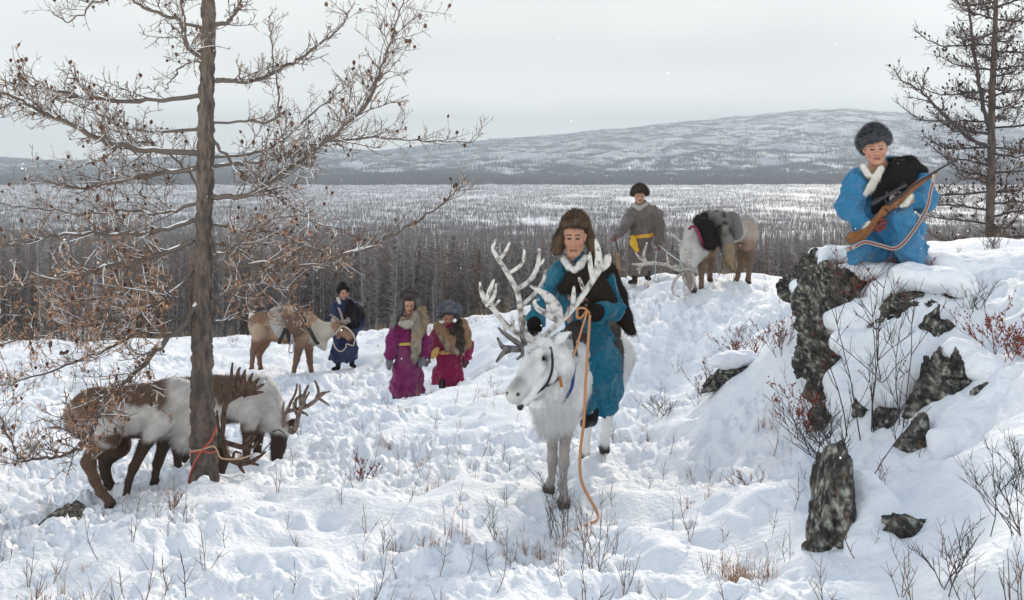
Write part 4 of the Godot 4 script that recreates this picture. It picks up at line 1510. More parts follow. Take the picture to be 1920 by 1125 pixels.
func white_deer() -> void:
	var w := Color(0.80, 0.795, 0.785)
	var g := Color(0.36, 0.33, 0.31)
	var lat := (P(1135, 660, 8.35) - P(1066, 705, 7.4)).cross(Vector3.UP).normalized()
	var t := base("reindeer", on_ground(1090, 7.7), "white reindeer with frosted antlers carrying the rider in teal", "reindeer")
	var p := []
	S(p, [[1066, 705, 7.4, 62], [1100, 682, 7.9, 58], [1135, 662, 8.35, 54]], w, 0.06, lat, 1.2)
	S(p, [[1052, 738, 7.25, 48], [1070, 690, 7.45, 55]], w, 0.05)
	S(p, [[1085, 735, 7.6, 42], [1115, 718, 8.1, 40]], w, 0.06, lat, 1.1)
	S(p, [[1056, 712, 7.25, 46], [1040, 678, 7.02, 33], [1026, 660, 6.93, 26]], w, 0.05)
	S(p, [[1030, 735, 6.98, 28], [1044, 775, 7.12, 36]], w, 0.06)
	S(p, [[1008, 755, 6.88, 16], [1022, 795, 7.0, 15], [1030, 812, 7.05, 6]], w, 0.04)
	S(p, [[1016, 650, 6.88, 23], [1001, 684, 6.76, 22], [978, 722, 6.64, 17]], w, 0.025)
	S(p, [[978, 722, 6.64, 17.5], [965, 738, 6.60, 18.5]], Color(0.62, 0.61, 0.595), 0.025)
	S(p, [[1024, 700, 6.86, 21], [992, 735, 6.68, 13]], w, 0.03)
	S(p, [[1010, 728, 6.78, 12], [975, 757, 6.63, 9]], w, 0.02)
	B(p, [975, 764, 6.61, 6], Color(0.05, 0.045, 0.045), 0.008)
	S(p, [[1012, 662, 6.74, 11], [1026, 662, 6.8, 9]], w, 0.02)
	S(p, [[1034, 646, 6.9, 6], [1052, 633, 6.9, 10], [1069, 622, 6.92, 2.5]], w, 0.012, Vector3(0.3, 0.5, 0.8).normalized(), 1.8)
	S(p, [[992, 640, 6.92, 6], [972, 632, 6.95, 9], [956, 628, 7.0, 3]], w, 0.012, Vector3(0.1, 0.5, 0.8).normalized(), 1.8)
	B(p, [1021, 672, 6.735, 5.4], Color(0.012, 0.01, 0.01), 0.004)
	leg(p, [[1046, 755, 7.28, 26], [1038, 798, 7.24, 13], [1036, 838, 7.23, 9], [1036, 864, 7.22, 9.8], [1035, 880, 7.24, 6.8], [1034, 902, 7.24, 6.5], [1029, 924, 7.22, 12.5]], g)
	leg(p, [[1072, 750, 7.18, 27], [1063, 800, 7.09, 13.5], [1058, 842, 7.07, 9.2], [1057, 868, 7.04, 10.2], [1056, 886, 7.06, 7], [1057, 918, 7.04, 6.8], [1057, 941, 7.0, 13]], g)
	leg(p, [[1150, 668, 8.35, 42], [1142, 730, 8.25, 24], [1139, 775, 8.45, 11], [1135, 815, 8.4, 8], [1133, 838, 8.38, 11]], w)
	leg(p, [[1120, 672, 8.3, 40], [1106, 735, 8.2, 22], [1102, 780, 8.35, 11], [1099, 820, 8.28, 8], [1097, 842, 8.25, 11]], w)
	S(p, [[1158, 640, 8.75, 10], [1164, 665, 8.8, 8]], w, 0.02)
	var eye := P(1021, 672, 6.735)
	var brow := P(995, 690, 6.62)
	var bridge_a := P(1000, 668, 6.66)
	var bridge_b := P(968, 722, 6.54)
	var paint := func(q: Vector3, _n: Vector3, c: Color) -> Color:
		if c.r < 0.1:
			return c
		var e := n_small.get_noise_3d(q.x * 2.0, q.y * 2.0, q.z * 2.0)
		var f := n_fine.get_noise_3d(q.x * 3.0, q.y * 1.0, q.z * 3.0)
		var dk := clampf(1.4 - q.distance_to(eye) / 0.05, 0.0, 1.0) * 0.7 + clampf(1.0 - q.distance_to(brow) / 0.10, 0.0, 1.0) * clampf(0.45 + e, 0.0, 0.75)
		var on := Geometry3D.get_closest_point_to_segment(q, bridge_a, bridge_b)
		dk = maxf(dk, clampf(1.7 - q.distance_to(on) / 0.045, 0.0, 1.0) * clampf(0.62 + e * 0.9 + f * 0.5, 0.0, 0.85))
		c = c.lerp(Color(0.12, 0.108, 0.105), clampf(dk, 0.0, 0.85))
		return c * (1.0 + 0.10 * f + 0.08 * e)
	var furry := func(q: Vector3, _n: Vector3) -> float:
		if q.z > -6.72:
			return 0.22
		var beard := q.distance_to(P(1030, 770, 7.0))
		if beard < 0.22:
			return 2.3
		return 0.4 if q.y < -1.9 else 0.9
	body("body", t, M.hide, [[p, 0.0115]], {"soften": 4, "dots": [[P(1021, 672, 6.70), 0.024, Color(0.012, 0.010, 0.010)], [P(949, 737, 6.56), 0.013, Color(0.03, 0.028, 0.028)], [P(973, 740, 6.535), 0.0145, Color(0.03, 0.028, 0.028)], [P(976, 764, 6.61), 0.024, Color(0.04, 0.036, 0.036)]], "paint": paint, "fur": {"count": 42000, "length": 0.042, "width": 0.0042, "comb": Vector3(0.1, -0.8, 0.0), "where": furry, "shade": 0.14, "lift": 0.35}})
	var bone := Color(0.62, 0.60, 0.575)
	var dk2 := Color(0.10, 0.085, 0.078)
	var da := 6.85
	antler(t, [
		[[[1000, 640, 6.85, 7.5], [980, 615, 6.83, 7.5], [975, 572, 6.82, 7], [968, 543, 6.8, 6.5], [949, 508, 6.8, 6], [933, 484, 6.8, 5.5], [924, 465, 6.8, 5], [929, 451, 6.8, 3.5]]],
		[[[937, 487, 6.8, 4.5], [949, 470, 6.78, 4.5], [955, 456, 6.77, 3]]],
		[[[953, 513, 6.8, 4.5], [973, 500, 6.75, 4.5], [982, 485, 6.73, 4.5], [983, 470, 6.72, 3.5]]],
		[[[972, 541, 6.8, 5.5], [995, 524, 6.86, 6], [1008, 498, 6.9, 5.5], [1011, 468, 6.92, 3.5]], 0.7],
		[[[1007, 500, 6.9, 4], [1016, 492, 6.91, 4], [1019, 487, 6.91, 3]]],
		[[[981, 570, 6.82, 5], [1000, 553, 6.88, 5], [1017, 530, 6.92, 4.5], [1024, 504, 6.94, 3.2]]],
		[[[996, 640, 6.85, 7], [960, 618, 6.76, 6], [944, 604, 6.7, 6.5], [923, 577, 6.62, 6], [910, 564, 6.58, 7], [902, 545, 6.56, 5], [900, 530, 6.56, 2.5]], 0.8],
		[[[911, 566, 6.58, 5], [918, 545, 6.56, 6], [926, 525, 6.55, 2.8]], 0.6],
		[[[916, 570, 6.58, 5], [926, 555, 6.56, 5], [930, 533, 6.56, 2.5]], 0.7],
		[[[912, 572, 6.58, 5], [926, 572, 6.55, 4.5], [936, 563, 6.53, 2.5]]],
		[[[962, 620, 6.76, 5], [961, 606, 6.74, 5], [960, 594, 6.73, 4]]],
	], bone, dk2, 1, 0.22)
	antler(t, [
		[[[984, 645, 6.78, 7], [978, 626, 6.72, 5.5], [982, 605, 6.7, 5], [983, 592, 6.7, 3]]],
		[[[980, 650, 6.74, 7], [955, 632, 6.66, 5.5], [944, 624, 6.62, 4.5], [935, 615, 6.6, 2.5]], 0.7],
		[[[975, 655, 6.7, 7], [956, 654, 6.6, 8], [942, 650, 6.55, 6], [933, 634, 6.53, 2.5]], 0.6],
		[[[958, 655, 6.6, 7], [944, 662, 6.54, 6], [931, 678, 6.5, 2.5]], 0.7],
		[[[977, 650, 6.72, 5], [980, 664, 6.64, 4.5], [970, 673, 6.6, 3]]],
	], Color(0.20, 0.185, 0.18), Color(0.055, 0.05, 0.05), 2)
	antler(t, [
		[[[1010, 641, 6.85, 8], [1026, 626, 6.86, 7], [1048, 605, 6.87, 7], [1064, 590, 6.88, 6.5], [1088, 561, 6.9, 6.5], [1109, 529, 6.92, 7], [1125, 503, 6.94, 8.5], [1138, 482, 6.95, 6], [1142, 477, 6.95, 3]]],
		[[[1118, 512, 6.93, 7], [1122, 490, 6.9, 9], [1121, 468, 6.88, 7.5], [1117, 450, 6.88, 3]], 0.55],
		[[[1128, 505, 6.94, 7], [1140, 494, 6.95, 7], [1144, 480, 6.95, 3]], 0.6],
		[[[1112, 524, 6.92, 6], [1108, 505, 6.9, 6.5], [1106, 485, 6.88, 5.5], [1106, 474, 6.88, 3]], 0.7],
		[[[1096, 549, 6.9, 5], [1091, 535, 6.88, 5], [1086, 522, 6.87, 3.5]]],
		[[[1073, 582, 6.88, 5.5], [1075, 560, 6.85, 6], [1076, 538, 6.84, 3]], 0.7],
		[[[1050, 606, 6.86, 9], [1044, 580, 6.8, 14], [1030, 560, 6.76, 12], [1013, 546, 6.73, 7], [994, 536, 6.7, 2.5]], 0.3],
		[[[1046, 600, 6.84, 9], [1024, 588, 6.76, 7.5], [1008, 578, 6.72, 6.5], [1002, 566, 6.71, 4], [1010, 562, 6.72, 2.5]], 0.45],
		[[[1028, 590, 6.77, 5], [1027, 575, 6.76, 4], [1024, 562, 6.75, 4]], 0.5],
	], bone, dk2, 3, 0.3)
	# halter, collar and bell
	strap(t, "halter", [[1032, 650, 6.80], [1036, 675, 6.76], [1034, 698, 6.74], [1024, 722, 6.72], [1005, 738, 6.68]], 0.009, Color(0.03, 0.028, 0.028), 0.35)
	strap(t, "halter", [[1024, 724, 6.72], [1038, 718, 6.84], [1050, 707, 6.93]], 0.009, Color(0.03, 0.028, 0.028), 0.4)
	strap(t, "neck_cord", [[1078, 680, 7.04], [1073, 722, 6.98], [1064, 742, 6.96], [1053, 757, 6.93]], 0.011, Color(0.03, 0.06, 0.20), 0.4)
	strap(t, "bell", [[1049, 706, 6.90], [1052, 718, 6.89], [1053, 726, 6.89]], 0.011, Color(0.45, 0.17, 0.06))
	# saddle under the rider
	var sd := base("saddle", P(1110, 640, 7.75), "dark felt riding saddle with girth on the white reindeer", "saddle")
	var sp := []
	S(sp, [[1088, 640, 7.55, 40], [1128, 625, 8.05, 40]], Color(0.06, 0.05, 0.045), 0.04, lat, 1.1)
	var side := lat * 0.24
	for e in [-1.0, 1.0]:
		var a: Vector3 = P(1100, 660, 7.7) + side * e
		sp.append(cap(a, a + Vector3(0, -0.22, 0), 0.13, 0.11, Color(0.07, 0.055, 0.05), 0.03, lat, 3.0))
	body("saddle_pad", sd, M.hide, [[sp, 0.018]], {"fur": {"count": 3000, "length": 0.03, "width": 0.005}})
	strap(sd, "girth", [[1076, 635, 7.35], [1080, 660, 7.25], [1084, 700, 7.2], [1088, 740, 7.25]], 0.012, Color(0.05, 0.04, 0.035), 0.4)

func hide_paint(rump: Vector3, shoulder: Vector3, set_: Dictionary) -> Callable:
	# coat markings along the animal: u from rump (0) to shoulder (1), v metres below the back
	var ax := shoulder - rump
	var len2 := ax.length_squared()
	return func(q: Vector3, n: Vector3, c: Color) -> Color:
		if c.a < 0.95 or c.r < 0.06 and c.g < 0.05:
			return Color(c.r, c.g, c.b, 1.0)
		var u := (q - rump).dot(ax) / len2
		var v := rump.lerp(shoulder, clampf(u, 0.0, 1.0)).y - q.y
		var e := n_small.get_noise_3d(q.x * 1.3, q.y * 1.3, q.z * 1.3)
		var f := n_fine.get_noise_3d(q.x * 3.0, q.y * 1.5, q.z * 3.0)
		var out: Color = c
		if c == set_.base:
			var back := clampf((float(set_.back_v) - v + e * 0.12 + f * 0.05) / 0.03, 0.0, 1.0) * smoothstep(set_.back_u1, float(set_.back_u1) - 0.15, u + e * 0.15) * smoothstep(-0.35, -0.1, u)
			out = out.lerp(set_.back, back)
			var rp := smoothstep(set_.rump_u, float(set_.rump_u) - 0.2, u + e * 0.2)
			out = out.lerp(set_.rump, rp * (1.0 - back))
			var bel := clampf((v - float(set_.belly_v) + e * 0.08 + f * 0.03) / 0.04, 0.0, 1.0) * smoothstep(1.02, 0.86, u)
			out = out.lerp(set_.belly, bel)
			var dark_spot := smoothstep(0.25, 0.5, e + f * 0.3) * 0.25
			out = out.lerp(set_.back, dark_spot)
		return Color(out.r, out.g, out.b) * (1.0 + 0.16 * f)

func brown_deer() -> void:
	var wh := Color(0.68, 0.655, 0.625)
	var br := Color(0.115, 0.072, 0.05)
	var dk := Color(0.062, 0.043, 0.034)
	var t := base("reindeer", on_ground(260, 8.65), "brown and white reindeer grazing behind the larch trunk, tied to it", "reindeer")
	var z := Vector3(0, 0, 1)
	var p := []
	S(p, [[178, 776, 8.6, 45], [260, 768, 8.7, 45], [335, 762, 8.8, 50]], wh, 0.06, z, 1.25)
	S(p, [[163, 780, 8.55, 40], [180, 768, 8.6, 40]], wh, 0.05, z, 1.2)
	S(p, [[318, 748, 8.8, 38], [345, 770, 8.8, 44]], wh, 0.05, z, 1.3)
	S(p, [[230, 788, 8.65, 28], [310, 788, 8.75, 32]], wh, 0.05, z, 1.2)
	S(p, [[348, 782, 8.8, 40], [352, 820, 8.72, 22]], Color(0.62, 0.60, 0.57), 0.05)
	S(p, [[350, 768, 8.8, 38], [385, 808, 8.7, 27], [404, 836, 8.6, 19]], Color(0.62, 0.60, 0.57), 0.04)
	S(p, [[408, 830, 8.56, 16], [415, 858, 8.5, 15.5], [411, 884, 8.46, 11.5]], dk, 0.02)
	S(p, [[400, 826, 8.62, 5], [388, 818, 8.64, 7], [378, 816, 8.66, 2]], dk, 0.01)
	leg(p, [[188, 785, 8.45, 38], [198, 822, 8.4, 24], [165, 866, 8.38, 12], [178, 900, 8.32, 9], [189, 922, 8.3, 8], [208, 950, 8.25, 10]], Color(0.13, 0.085, 0.062), 0.03)
	leg(p, [[195, 790, 8.85, 40], [220, 835, 8.85, 24], [196, 865, 8.92, 13], [198, 890, 8.9, 9], [205, 925, 8.88, 11]], dk)
	leg(p, [[305, 785, 8.6, 26], [274, 830, 8.58, 12], [251, 876, 8.58, 9], [242, 900, 8.58, 6.5], [236, 922, 8.56, 9]], Color(0.085, 0.056, 0.042))
	leg(p, [[325, 788, 8.88, 26], [308, 832, 8.84, 12], [296, 868, 8.84, 9], [292, 892, 8.84, 6.5], [291, 912, 8.82, 9]], Color(0.085, 0.056, 0.042))
	S(p, [[138, 765, 8.58, 10], [130, 795, 8.56, 8]], wh, 0.02)
	var set_ := {"base": wh, "back": Color(0.15, 0.098, 0.072), "back_v": -0.02, "back_u1": 0.92, "rump": Color(0.27, 0.195, 0.15), "rump_u": 0.26, "belly": Color(0.10, 0.065, 0.048), "belly_v": 0.185}
	var furry := func(q: Vector3, _n: Vector3) -> float:
		if q.distance_to(P(345, 825, 8.75)) < 0.2:
			return 2.2
		return 0.35 if q.y < -2.45 else 1.0
	body("body", t, M.hide, [[p, 0.013]], {"soften": 2, "paint": hide_paint(P(160, 770, 8.6), P(345, 765, 8.8), set_), "fur": {"count": 34000, "length": 0.036, "width": 0.0048, "comb": Vector3(-0.6, -0.6, 0.0), "where": furry, "shade": 0.2, "lift": 0.3}})
	var bone := Color(0.135, 0.088, 0.067)
	var bd := Color(0.055, 0.034, 0.026)
	var d := 8.45
	antler(t, [
		[[[414, 838, d, 6], [418, 805, d, 5.5], [419, 780, d, 6], [425, 755, d, 6], [440, 743, d, 8], [452, 736, d, 9]], 0.8],
		[[[441, 745, d, 8], [438, 725, d, 6], [434, 703, d, 4], [436, 681, d, 2]]],
		[[[446, 742, d, 9], [447, 720, d, 7], [446, 700, d, 4.5], [450, 689, d, 2.2]], 0.6],
		[[[452, 740, d, 10], [457, 720, d, 7], [457, 705, d, 4.5], [460, 694, d, 2.2]], 0.6],
		[[[455, 740, d, 10], [466, 722, d, 7], [470, 708, d, 4], [474, 700, d, 2.2]], 0.6],
		[[[455, 738, d, 9], [474, 722, d, 7], [486, 709, d, 2.2]], 0.6],
		[[[455, 740, d, 9], [477, 730, d, 6], [494, 721, d, 2.2]], 0.6],
		[[[458, 738, d, 7], [478, 737, d, 5], [493, 735, d, 2.2]], 0.6],
		[[[424, 757, d, 4], [418, 735, d, 3], [415, 715, d, 2]]],
		[[[412, 815, d, 4], [408, 790, d, 3.5], [407, 770, d, 2]]],
	], bone, bd, 4)
	antler(t, [
		[[[418, 828, d, 6], [438, 834, d - 0.1, 6], [455, 838, d - 0.15, 6], [470, 830, d - 0.2, 5], [478, 817, d - 0.2, 2.2]], 0.7],
		[[[455, 838, d - 0.15, 5], [475, 838, d - 0.2, 4], [483, 828, d - 0.2, 2]]],
		[[[456, 836, d - 0.15, 4], [462, 826, d - 0.2, 3], [472, 817, d - 0.2, 2]]],
		[[[420, 838, d, 6], [430, 860, d - 0.1, 6], [450, 868, d - 0.15, 7], [470, 866, d - 0.2, 6], [485, 857, d - 0.2, 4], [498, 847, d - 0.2, 2]], 0.7],
		[[[447, 868, d - 0.15, 5], [453, 880, d - 0.15, 4], [459, 888, d - 0.15, 2]]],
		[[[468, 867, d - 0.18, 4], [478, 870, d - 0.2, 3.5], [485, 872, d - 0.2, 2]]],
		[[[436, 866, d - 0.1, 4], [440, 848, d - 0.1, 3], [452, 850, d - 0.1, 2]]],
	], bone, bd, 5)

func second_deer() -> void:
	var wh := Color(0.62, 0.60, 0.57)
	var dk := Color(0.052, 0.038, 0.032)
	var t := base("reindeer", on_ground(430, 9.95), "white necked reindeer with a dark muzzle grazing beyond the larch trunk", "reindeer")
	var z := Vector3(0, 0, 1)
	var p := []
	S(p, [[330, 752, 10.1, 43], [400, 750, 10.0, 44], [480, 746, 9.9, 43]], wh, 0.06, z, 1.25)
	S(p, [[482, 732, 9.9, 27], [492, 758, 9.88, 33]], wh, 0.05, z, 1.2)
	S(p, [[494, 748, 9.9, 32], [518, 785, 9.78, 23], [526, 808, 9.7, 18]], wh, 0.04)
	S(p, [[525, 806, 9.7, 16], [522, 838, 9.64, 14], [519, 858, 9.6, 10.5]], dk, 0.02)
	S(p, [[513, 805, 9.75, 4], [506, 797, 9.78, 6], [502, 790, 9.8, 2]], dk, 0.01)
	S(p, [[536, 800, 9.68, 4], [547, 792, 9.68, 6], [552, 786, 9.68, 2]], dk, 0.01)
	leg(p, [[470, 770, 9.75, 24], [466, 800, 9.75, 14], [465, 825, 9.75, 9], [463, 842, 9.75, 7], [461, 856, 9.73, 9]], Color(0.09, 0.06, 0.048))
	leg(p, [[488, 772, 10.05, 22], [486, 803, 10.05, 13], [485, 822, 10.05, 8], [484, 838, 10.05, 7], [483, 850, 10.03, 9]], Color(0.075, 0.05, 0.04))
	leg(p, [[335, 765, 10.0, 34], [340, 800, 10.0, 20], [328, 825, 10.05, 10], [332, 845, 10.0, 8], [334, 858, 9.98, 9]], dk)
	leg(p, [[340, 765, 10.25, 34], [350, 800, 10.25, 20], [345, 825, 10.3, 10], [347, 840, 10.3, 8], [348, 852, 10.28, 9]], dk)
	var set_ := {"base": wh, "back": Color(0.13, 0.088, 0.066), "back_v": 0.0, "back_u1": 0.93, "rump": Color(0.2, 0.14, 0.105), "rump_u": 0.12, "belly": Color(0.10, 0.068, 0.05), "belly_v": 0.17}
	body("body", t, M.hide, [[p, 0.015]], {"soften": 2, "paint": hide_paint(P(320, 745, 10.1), P(490, 740, 9.9), set_), "fur": {"count": 22000, "length": 0.036, "width": 0.0055, "comb": Vector3(-0.4, -0.7, 0.0), "shade": 0.2, "lift": 0.3}})
	var bone := Color(0.26, 0.20, 0.165)
	var bd := Color(0.085, 0.06, 0.05)
	var d := 9.62
	antler(t, [
		[[[533, 800, d, 5], [532, 785, d, 4.5], [538, 772, d, 4.5], [555, 768, d, 4.5], [575, 762, d, 5], [590, 752, d, 5], [598, 745, d, 4], [612, 735, d, 2]]],
		[[[537, 774, d, 4], [545, 755, d, 3.5], [554, 737, d, 3], [557, 720, d, 1.8]]],
		[[[553, 768, d, 4], [556, 748, d, 3.5], [570, 740, d, 3]]],
		[[[572, 763, d, 4], [570, 742, d, 4], [577, 725, d, 3.5], [578, 722, d, 1.8]]],
		[[[592, 750, d, 4], [597, 735, d, 3.5], [594, 722, d, 3], [590, 714, d, 1.8]]],
		[[[596, 746, d, 4], [606, 752, d, 3], [617, 760, d, 1.8]]],
		[[[597, 738, d, 3.5], [606, 737, d, 3], [618, 734, d, 1.8]]],
		[[[533, 785, d, 3.5], [530, 770, d, 3], [533, 754, d, 1.8]]],
	], bone, bd, 6)
	antler(t, [
		[[[541, 806, d, 5], [548, 808, d, 8], [554, 800, d, 7], [560, 780, d - 0.1, 5], [564, 765, d - 0.1, 4.5], [563, 748, d - 0.1, 4], [562, 722, d - 0.1, 1.8]], 0.7],
		[[[562, 772, d - 0.1, 4], [572, 775, d - 0.1, 3], [577, 780, d - 0.1, 1.8]]],
		[[[563, 760, d - 0.1, 4], [572, 748, d - 0.12, 3.5], [580, 735, d - 0.12, 1.8]]],
		[[[560, 782, d - 0.1, 4], [552, 768, d - 0.05, 3], [550, 755, d - 0.05, 1.8]]],
	], bone, bd, 7)
	strap(t, "halter", [[511, 810, 9.62], [522, 806, 9.53], [532, 812, 9.52], [538, 822, 9.56]], 0.006, Color(0.05, 0.10, 0.09))
	strap(t, "halter", [[508, 830, 9.6], [500, 838, 9.55], [494, 846, 9.5], [482, 860, 9.4]], 0.005, Color(0.06, 0.05, 0.045))

func saddle_deer() -> void:
	var tn := Color(0.36, 0.255, 0.18)
	var cr := Color(0.50, 0.45, 0.38)
	var dk := Color(0.19, 0.115, 0.08)
	var t := base("reindeer", on_ground(530, 18.2), "tan reindeer with short antlers standing saddled beside the man in navy", "reindeer")
	var z := Vector3(0, 0, 1)
	var p := []
	S(p, [[497, 612, 18.2, 25], [535, 616, 18.15, 26], [575, 614, 18.1, 27]], tn, 0.08, z, 1.3)
	S(p, [[486, 607, 18.2, 21], [492, 618, 18.2, 23]], tn, 0.06, z, 1.2)
	S(p, [[573, 602, 18.1, 16], [583, 622, 18.1, 22]], cr, 0.06)
	S(p, [[584, 616, 18.1, 20], [606, 622, 18.0, 16], [626, 615, 17.95, 12]], cr, 0.06)
	S(p, [[590, 632, 18.05, 14], [604, 642, 18.0, 9], [608, 654, 18.0, 4]], cr, 0.05)
	S(p, [[629, 612, 17.92, 10.5], [646, 622, 17.87, 9], [659, 636, 17.82, 6.5]], Color(0.27, 0.17, 0.115), 0.03)
	B(p, [660, 639, 17.8, 6], Color(0.04, 0.03, 0.028), 0.02)
	B(p, [645, 616, 17.79, 2.2], Color(0.03, 0.025, 0.02), 0.01)
	S(p, [[627, 606, 17.9, 3], [625, 600, 17.88, 4], [624, 595, 17.88, 1.5]], cr, 0.01)
	S(p, [[645, 606, 17.95, 3], [650, 602, 17.95, 4], [653, 600, 17.95, 1.5]], cr, 0.01)
	leg(p, [[490, 620, 18.05, 17], [484, 636, 18.05, 12], [475, 658, 18.05, 6], [473, 676, 18.05, 4.2], [472, 690, 18.0, 5.5]], dk)
	leg(p, [[500, 620, 18.4, 16], [496, 642, 18.4, 10], [486, 664, 18.4, 5.5], [487, 680, 18.4, 4.2], [489, 691, 18.35, 5.5]], dk)
	leg(p, [[570, 630, 17.95, 14], [561, 648, 17.95, 9], [556, 674, 17.95, 6], [552, 690, 17.95, 4.2], [550, 704, 17.9, 5.5]], dk)
	leg(p, [[580, 632, 18.3, 14], [579, 652, 18.3, 8], [581, 678, 18.3, 5.5], [583, 692, 18.3, 4.2], [586, 702, 18.25, 5.5]], dk)
	S(p, [[473, 588, 18.2, 6], [471, 596, 18.2, 5]], Color(0.66, 0.64, 0.6), 0.02)
	var set_ := {"base": tn, "back": Color(0.24, 0.15, 0.10), "back_v": 0.0, "back_u1": 1.0, "rump": Color(0.42, 0.32, 0.24), "rump_u": 0.2, "belly": Color(0.26, 0.16, 0.11), "belly_v": 0.24}
	body("body", t, M.hide, [[p, 0.02]], {"soften": 2, "paint": hide_paint(P(478, 607, 18.2), P(580, 600, 18.1), set_), "fur": {"count": 9000, "length": 0.04, "width": 0.009, "shade": 0.18, "lift": 0.3}})
	antler(t, [[[[637, 604, 17.9, 3], [630, 597, 17.85, 3], [622, 592, 17.8, 2.4], [619, 589, 17.8, 1.8]]], [[[640, 604, 17.9, 3], [648, 602, 17.85, 4], [655, 603, 17.82, 3]]]], Color(0.33, 0.27, 0.23), Color(0.16, 0.12, 0.1), 8)
	antler(t, [[[[642, 603, 17.95, 3], [640, 592, 18, 3], [636, 581, 18, 2.6], [634, 577, 18, 1.8]]], [[[650, 603, 17.92, 3], [652, 597, 17.9, 3], [655, 600, 17.9, 2]]]], Color(0.33, 0.27, 0.23), Color(0.16, 0.12, 0.1), 9)
	strap(t, "halter", [[626, 628, 17.85], [634, 620, 17.8], [642, 612, 17.78], [655, 618, 17.78], [664, 630, 17.76], [666, 640, 17.75]], 0.012, Color(0.5, 0.46, 0.40))
	strap(t, "lead_rope", [[624, 640, 17.8], [630, 654, 17.75], [640, 659, 17.75], [648, 652, 17.75], [650, 645, 17.75], [662, 648, 17.72], [664, 640, 17.72]], 0.011, Color(0.42, 0.37, 0.30))
	strap(t, "breast_collar", [[568, 594, 17.75], [576, 610, 17.65], [584, 625, 17.62], [592, 640, 17.65], [597, 645, 17.7]], 0.035, Color(0.035, 0.033, 0.035), 0.35)
	# saddle
	var sd := base("saddle", P(545, 600, 18.1), "brown leather saddle with raised ends over a grey blanket and stirrups", "saddle")
	var bl := []
	S(bl, [[520, 592, 18.15, 14], [530, 620, 17.85, 13]], Color(0.34, 0.33, 0.31), 0.05, z, 2.0)
	S(bl, [[518, 590, 18.15, 15], [545, 588, 18.15, 15]], Color(0.34, 0.33, 0.31), 0.05)
	S(bl, [[515, 605, 17.88, 10], [522, 625, 17.86, 7]], Color(0.36, 0.35, 0.33), 0.04, z, 2.0)
	body("blanket", sd, M.cloth, [[bl, 0.022]], {})
	var st := []
	S(st, [[535, 592, 18.0, 7], [560, 590, 18.0, 7]], Color(0.17, 0.10, 0.065), 0.05)
	S(st, [[531, 582, 18.05, 6], [537, 592, 18.0, 8]], Color(0.23, 0.14, 0.09), 0.04)
	S(st, [[566, 578, 18.02, 5], [560, 592, 18.0, 7]], Color(0.10, 0.065, 0.05), 0.04)
	body("seat", sd, M.leather, [[st, 0.018]], {})
	var fl := []
	S(fl, [[545, 600, 17.8, 11], [550, 622, 17.72, 12]], Color(0.12, 0.075, 0.055), 0.04, z, 3.0)
	S(fl, [[560, 600, 17.8, 10], [560, 620, 17.72, 10]], Color(0.12, 0.075, 0.055), 0.04, z, 3.0)
	body("flap", sd, M.leather, [[fl, 0.018]], {})
	strap(sd, "strap", [[535, 615, 17.7], [530, 628, 17.68], [524, 640, 17.68], [524, 645, 17.68]], 0.03, Color(0.03, 0.028, 0.028), 0.4)
	strap(sd, "strap", [[536, 618, 17.68], [540, 632, 17.66], [545, 645, 17.66]], 0.025, Color(0.03, 0.028, 0.028), 0.4)
	strap(sd, "stirrup", [[547, 626, 17.62], [546, 640, 17.6], [542, 655, 17.58], [543, 661, 17.58], [550, 659, 17.58], [550, 645, 17.6], [548, 628, 17.62]], 0.012, Color(0.33, 0.34, 0.35))

